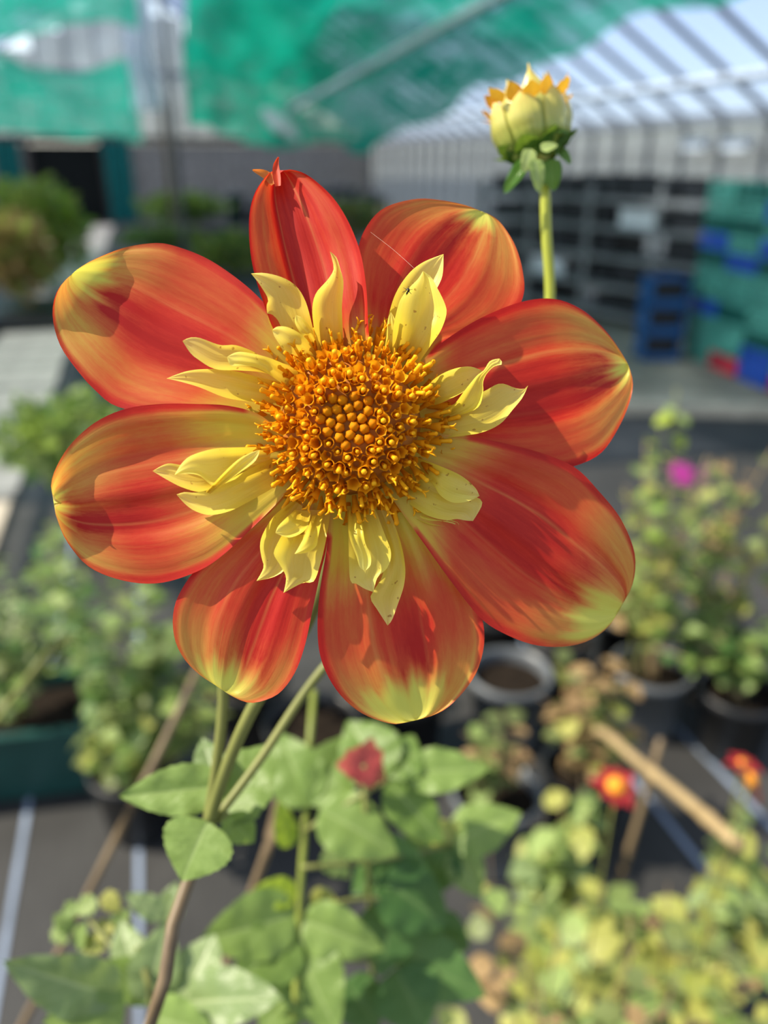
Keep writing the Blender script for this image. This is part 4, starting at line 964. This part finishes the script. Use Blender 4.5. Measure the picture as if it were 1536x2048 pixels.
shr('far_shrub', 'olive shrub by the first slabs', -110, 440, 9.6, (.40, .5, .42), 700, .08, ('leafO', 'leafD'), 3)
shr('far_shrub', 'flat green plants growing on the far bench', 365, 415, 13.5, (.75, .5, .20), 1100, .10, ('leafD', 'leafA'), 4, -1)
shr('far_shrub', 'yellow-green plants below the far bench', 470, 505, 9.5, (.50, .4, .20), 800, .09, ('leafY', 'leafO', 'leafD'), 5)
shr('far_shrub', 'dark green plants at the foot of the far bench', 330, 478, 11.5, (.65, .4, .14), 800, .09, ('leafD', 'leafO'), 6)
shr('far_shrub', 'dark plants behind the upper petals of the bloom', 690, 440, 11.0, (.7, .5, .25), 700, .10, ('leafD', 'leafO', 'leafW'), 7)
shr('far_shrub', 'grey-green low plants edging the slab path', 130, 870, 2.55, (.20, .26, .10), 700, .05, ('leafB', 'leafA', 'leafD'), 8)
def bench(lab, c, d, mat='dwood'):
    c = Vector(c); root = empty('bench', (c.x, c.y, 0), lab, 'bench')
    b = MB(); b.box(c, d); b.obj('bench_top', M[mat], root)
    for sx in (-1, 1):
        for sy in (-1, 1):
            b = MB(); b.box((c.x+sx*(d[0]/2-.06), c.y+sy*(d[1]/2-.06), (c.z-d[2]/2)/2), (.06, .06, c.z-d[2]/2)); b.obj('leg', M[mat], root)
    return root
q = at(365, 415, 13.5); bench('dark timber bench under the far green plants', (q.x, q.y, q.z-.20-.02-.19), (2.0, .9, .16), 'black')
q = at(640, 400, 15.5); bench('dark bench against the far sheets', (q.x, q.y, q.z), (2.6, .8, .10), 'black')
q = at(25, 510, 6.6); bench('low black stand under the russet shrub', (q.x, q.y, q.z-.30-.02-.16), (.9, 1.1, .10), 'black')
rr = random.Random(5)
for i in range(9):
    px = 470+i*34; y0 = 17.2+1.1*(i % 2); r0 = ray(px, 405); g = CAM+r0*(y0/r0.y); hh = rr.uniform(.35, .8); w = rr.uniform(.12, .22)
    mt = rr.choice(('black', 'greyp', 'white', 'black', 'dgreenp')); zb = .0
    nm = {'black': 'black', 'greyp': 'grey', 'white': 'white', 'dgreenp': 'dark green'}[mt]
    b = MB(); b.lathe([(1e-4, .01), (w*.8, .01), (w, hh), (w*1.06, hh), (w*1.06, hh*1.06), (w*.95, hh*1.06), (w*.76, .05), (1e-4, .05)], 18, (g.x, g.y, zb))
    tag(b.obj('plant_tub', M[mt], smooth=True, origin=(g.x, g.y, zb)), nm+' plastic tub in the row before the far gable sheets', 'tub', nm+' tubs by the far gable')

# ------------------------------------------------------------------ rack with black trays
rA, rB = gnd(898, 598), gnd(1382, 712); rA.z = rB.z = 0
rA += Vector((.30, .05, 0)); rB += Vector((.30, .05, 0))
ru = (rB-rA).normalized(); rv = Vector((-ru.y, ru.x, 0)); rl = (rB-rA).length; up = Vector((0, 0, 1)); RDp = .55
if rv.x < 0: rv = -rv
rack = empty('shelf_rack', (rA+rB)/2, 'long grey shelf rack stacked with black trays along the glass wall', 'rack')
SH = [.10, .32, .55, .78, 1.00]
for z in SH:
    b = MB(); b.box((rA+rB)/2+rv*RDp/2+up*z, (rl, RDp, .035), ax=(ru, rv, up)); b.obj('shelf', M['greyshelf'], rack)
for k in range(5):
    for s_ in (0.02, RDp-.02):
        b = MB(); b.box(rA+ru*(.03+(rl-.06)*k/4)+rv*s_+up*.56, (.04, .04, 1.12), ax=(ru, rv, up)); b.obj('post', M['greyshelf'], rack)
TD = {}
def tray_mesh(l, w, h, mat):
    k = (round(l, 3), round(w, 3), round(h, 3), mat)
    if k not in TD:
        b = MB(); t = .012
        b.box((0, 0, t/2), (l*.94, w*.94, t)); b.box((0, -w*.48, h/2), (l*.96, t, h)); b.box((0, w*.48, h/2), (l*.96, t, h)); b.box((-l*.48, 0, h/2), (t, w*.96, h)); b.box((l*.48, 0, h/2), (t, w*.96, h))
        b.box((0, -w*.49, h-t/2), (l, t*2, t*1.4)); b.box((0, w*.49, h-t/2), (l, t*2, t*1.4)); b.box((-l*.49, 0, h-t/2), (t*2, w, t*1.4)); b.box((l*.49, 0, h-t/2), (t*2, w, t*1.4))
        TD[k] = mesh('crate', b.v, b.f, M[mat], False)
    return TD[k]
def put(name, me, loc, ux, label, cat, group):
    o = bpy.data.objects.new(name, me); link(o); uy = Vector((-ux.y, ux.x, 0))
    o.matrix_world = Matrix.Translation(loc) @ Matrix((ux, uy, up)).transposed().to_4x4(); return tag(o, label, cat, group)
NM = ('lowest', 'second lowest', 'middle', 'second highest', 'top')
for zi, z in enumerate(SH):
    x = .12; k = 0
    while x < rl-.5:
        l = rr.choice((.46, .52, .60)); h = rr.choice((.13, .15, .17))
        if rr.random() < (.86 if zi else .5):
            put('plant_tray', tray_mesh(l, .40, h, 'black'), rA+ru*(x+l/2)+rv*(RDp/2)+up*(z+.019), ru, 'empty black plant tray on the %s shelf of the rack' % NM[zi], 'tray', 'black trays on the %s shelf' % NM[zi])
        elif zi in (1, 3):
            put('plant_tray', tray_mesh(l*.8, .38, .14, 'white'), rA+ru*(x+l/2)+rv*(RDp/2)+up*(z+.019), ru, 'white plastic tray on the %s shelf of the rack' % NM[zi], 'tray', 'white trays on the %s shelf' % NM[zi])
        x += l+.03; k += 1

# stacked crates
CRN = {'green': 'green', 'dkgreen': 'bottle green', 'blue': 'blue', 'red': 'red', 'azure': 'azure'}
def crate_mesh(l, w, h, mat):
    k = ('c', l, w, h, mat)
    if k not in TD:
        b = MB(); t = .012
        b.box((0, 0, .008), (l*.95, w*.95, .016))
        for sx, sy, ll, along in ((0, -1, l, 0), (0, 1, l, 0), (-1, 0, w, 1), (1, 0, w, 1)):
            cx, cy = sx*l*.485, sy*w*.485
            for zc, hh in ((h*.14, h*.24), (h*.50, h*.16), (h*.88, h*.24)):
                b.box((cx, cy, zc), (ll*.97 if not along else t, t if not along else ll*.97, hh))
            for q_ in (-.46, -.15, .15, .46):
                b.box((cx+(ll*q_ if not along else 0), cy+(ll*q_ if along else 0), h/2), (t*1.5 if not along else t*1.1, t*1.1 if not along else t*1.5, h))
        TD[k] = mesh('crate', b.v, b.f, M[mat], False)
    return TD[k]
CR0 = Vector((3.75, 4.66, 0)); CRD = Vector((-.10, -.995, 0)).normalized()
def stack(k, cols, lab, l=.30, w=.24, h=.105):
    g = CR0+CRD*(.335*k); z = .01; ang = math.atan2(CRD.y, CRD.x)
    for i, c_ in enumerate(cols):
        a = ang+rr.uniform(-.025, .025); ux = Vector((math.cos(a), math.sin(a), 0))
        put('crate', crate_mesh(l, w, h, c_), Vector((g.x+rr.uniform(-.004, .004), g.y+rr.uniform(-.004, .004), z)), ux, '%s plastic crate in the %s' % (CRN[c_], lab), 'crate', '%s crates in the %s' % (CRN[c_], lab)); z += h+.001
stack(0, ['green', 'green', 'green', 'blue', 'green', 'green', 'dkgreen', 'blue', 'dkgreen', 'green', 'green'], 'crate stack next to the azure boxes')
stack(1, ['red', 'green', 'green', 'dkgreen', 'green', 'green', 'blue', 'green', 'dkgreen', 'green', 'dkgreen'], 'crate stack on a red base')
stack(2, ['blue', 'blue', 'dkgreen', 'green', 'green', 'green', 'dkgreen', 'blue', 'green', 'blue', 'green'], 'crate stack on two blue crates')
stack(3, ['red', 'green', 'dkgreen', 'green', 'green', 'green', 'green', 'green', 'blue', 'green', 'dkgreen'], 'outermost crate stack on a red base')
g = Vector((3.40, 4.80, 0)); z = .01
for i in range(3):
    b = MB(); l, w, h, t = .26, .26, .185, .014
    b.box((0, 0, t/2), (l, w, t)); b.box((0, 0, h-t/2), (l, w, t)); b.box((-l/2+t/2, 0, h/2), (t, w, h)); b.box((l/2-t/2, 0, h/2), (t, w, h)); b.box((0, w/2-t/2, h/2), (l, t, h)); b.box((0, -w/2+t/2, h*.14), (l, t, h*.28)); b.box((0, -w*.28, h*.5), (l-2.2*t, t, h-2.2*t), 1)  # black inset panel stands in for the shade inside the open box
    a = -.35+i*.04; put('storage_box', mesh('storage_box', b.v, b.f, [M['azure'], M['black']], False, mi=b.m), Vector((g.x, g.y, z)), Vector((math.cos(a), math.sin(a), 0)), ('lowest', 'middle', 'topmost')[i]+' open azure storage box of the stack by the rack', 'box', 'azure boxes by the rack'); z += h+.002
for px in (1395, 1476):
    q = at(px, 285, 6.3); b = MB(); q2 = Vector((WX-.10, q.y*(WX-.10)/q.x, CAM.z+(q.z-CAM.z)*(WX-.10)/q.x))
    b.box((0, 0, 0), (.10, .36, .10)); b.box((-.03, 0, -.055), (.05, .34, .03))
    o = b.obj('wall_box', M['white']); o.location = q2; tag(o, 'white oblong box fixed high on the glass wall above the crates', 'box', 'white boxes on the glass wall')

# ------------------------------------------------------------------ tiny things on the bloom
ic = fp(815, 582, .0052)
ins = empty('insect', ic, 'tiny dark insect on the collar petal near the web thread', 'insect')
for k, (dx, dy, r_) in enumerate(((1, -1.5, 4.0), (-1.5, 3.5, 3.0))):
    b = MB(); cc = ic+RGT*dx*S-UPV*dy*S; b.lathe([(max(1e-6, r_*S*math.sin(math.pi*j/6)), -r_*S*math.cos(math.pi*j/6)) for j in range(7)], 8, cc); b.obj(('thorax', 'abdomen')[k], M['insect'], ins, True)
for k in range(6):
    a = k*1.05+.3; e = ic+(RGT*math.cos(a)*10+UPV*math.sin(a)*9-FWD*1)*S; v, f = tube_data([ic, lerp(ic, e, .5)-FWD*3*S, e], .5*S, 4); build('leg', v, f, M['insect'], ins)
v, f = tube_data(crom([fp(738, 462, -.004), fp(785, 498, .0005), fp(832, 540, .0045)], 12), .22*S, 5)
tag(build('web_thread', v, f, M['thread'], origin=fp(738, 462, -.004)), 'single web thread across the petal above the insect', 'thread')
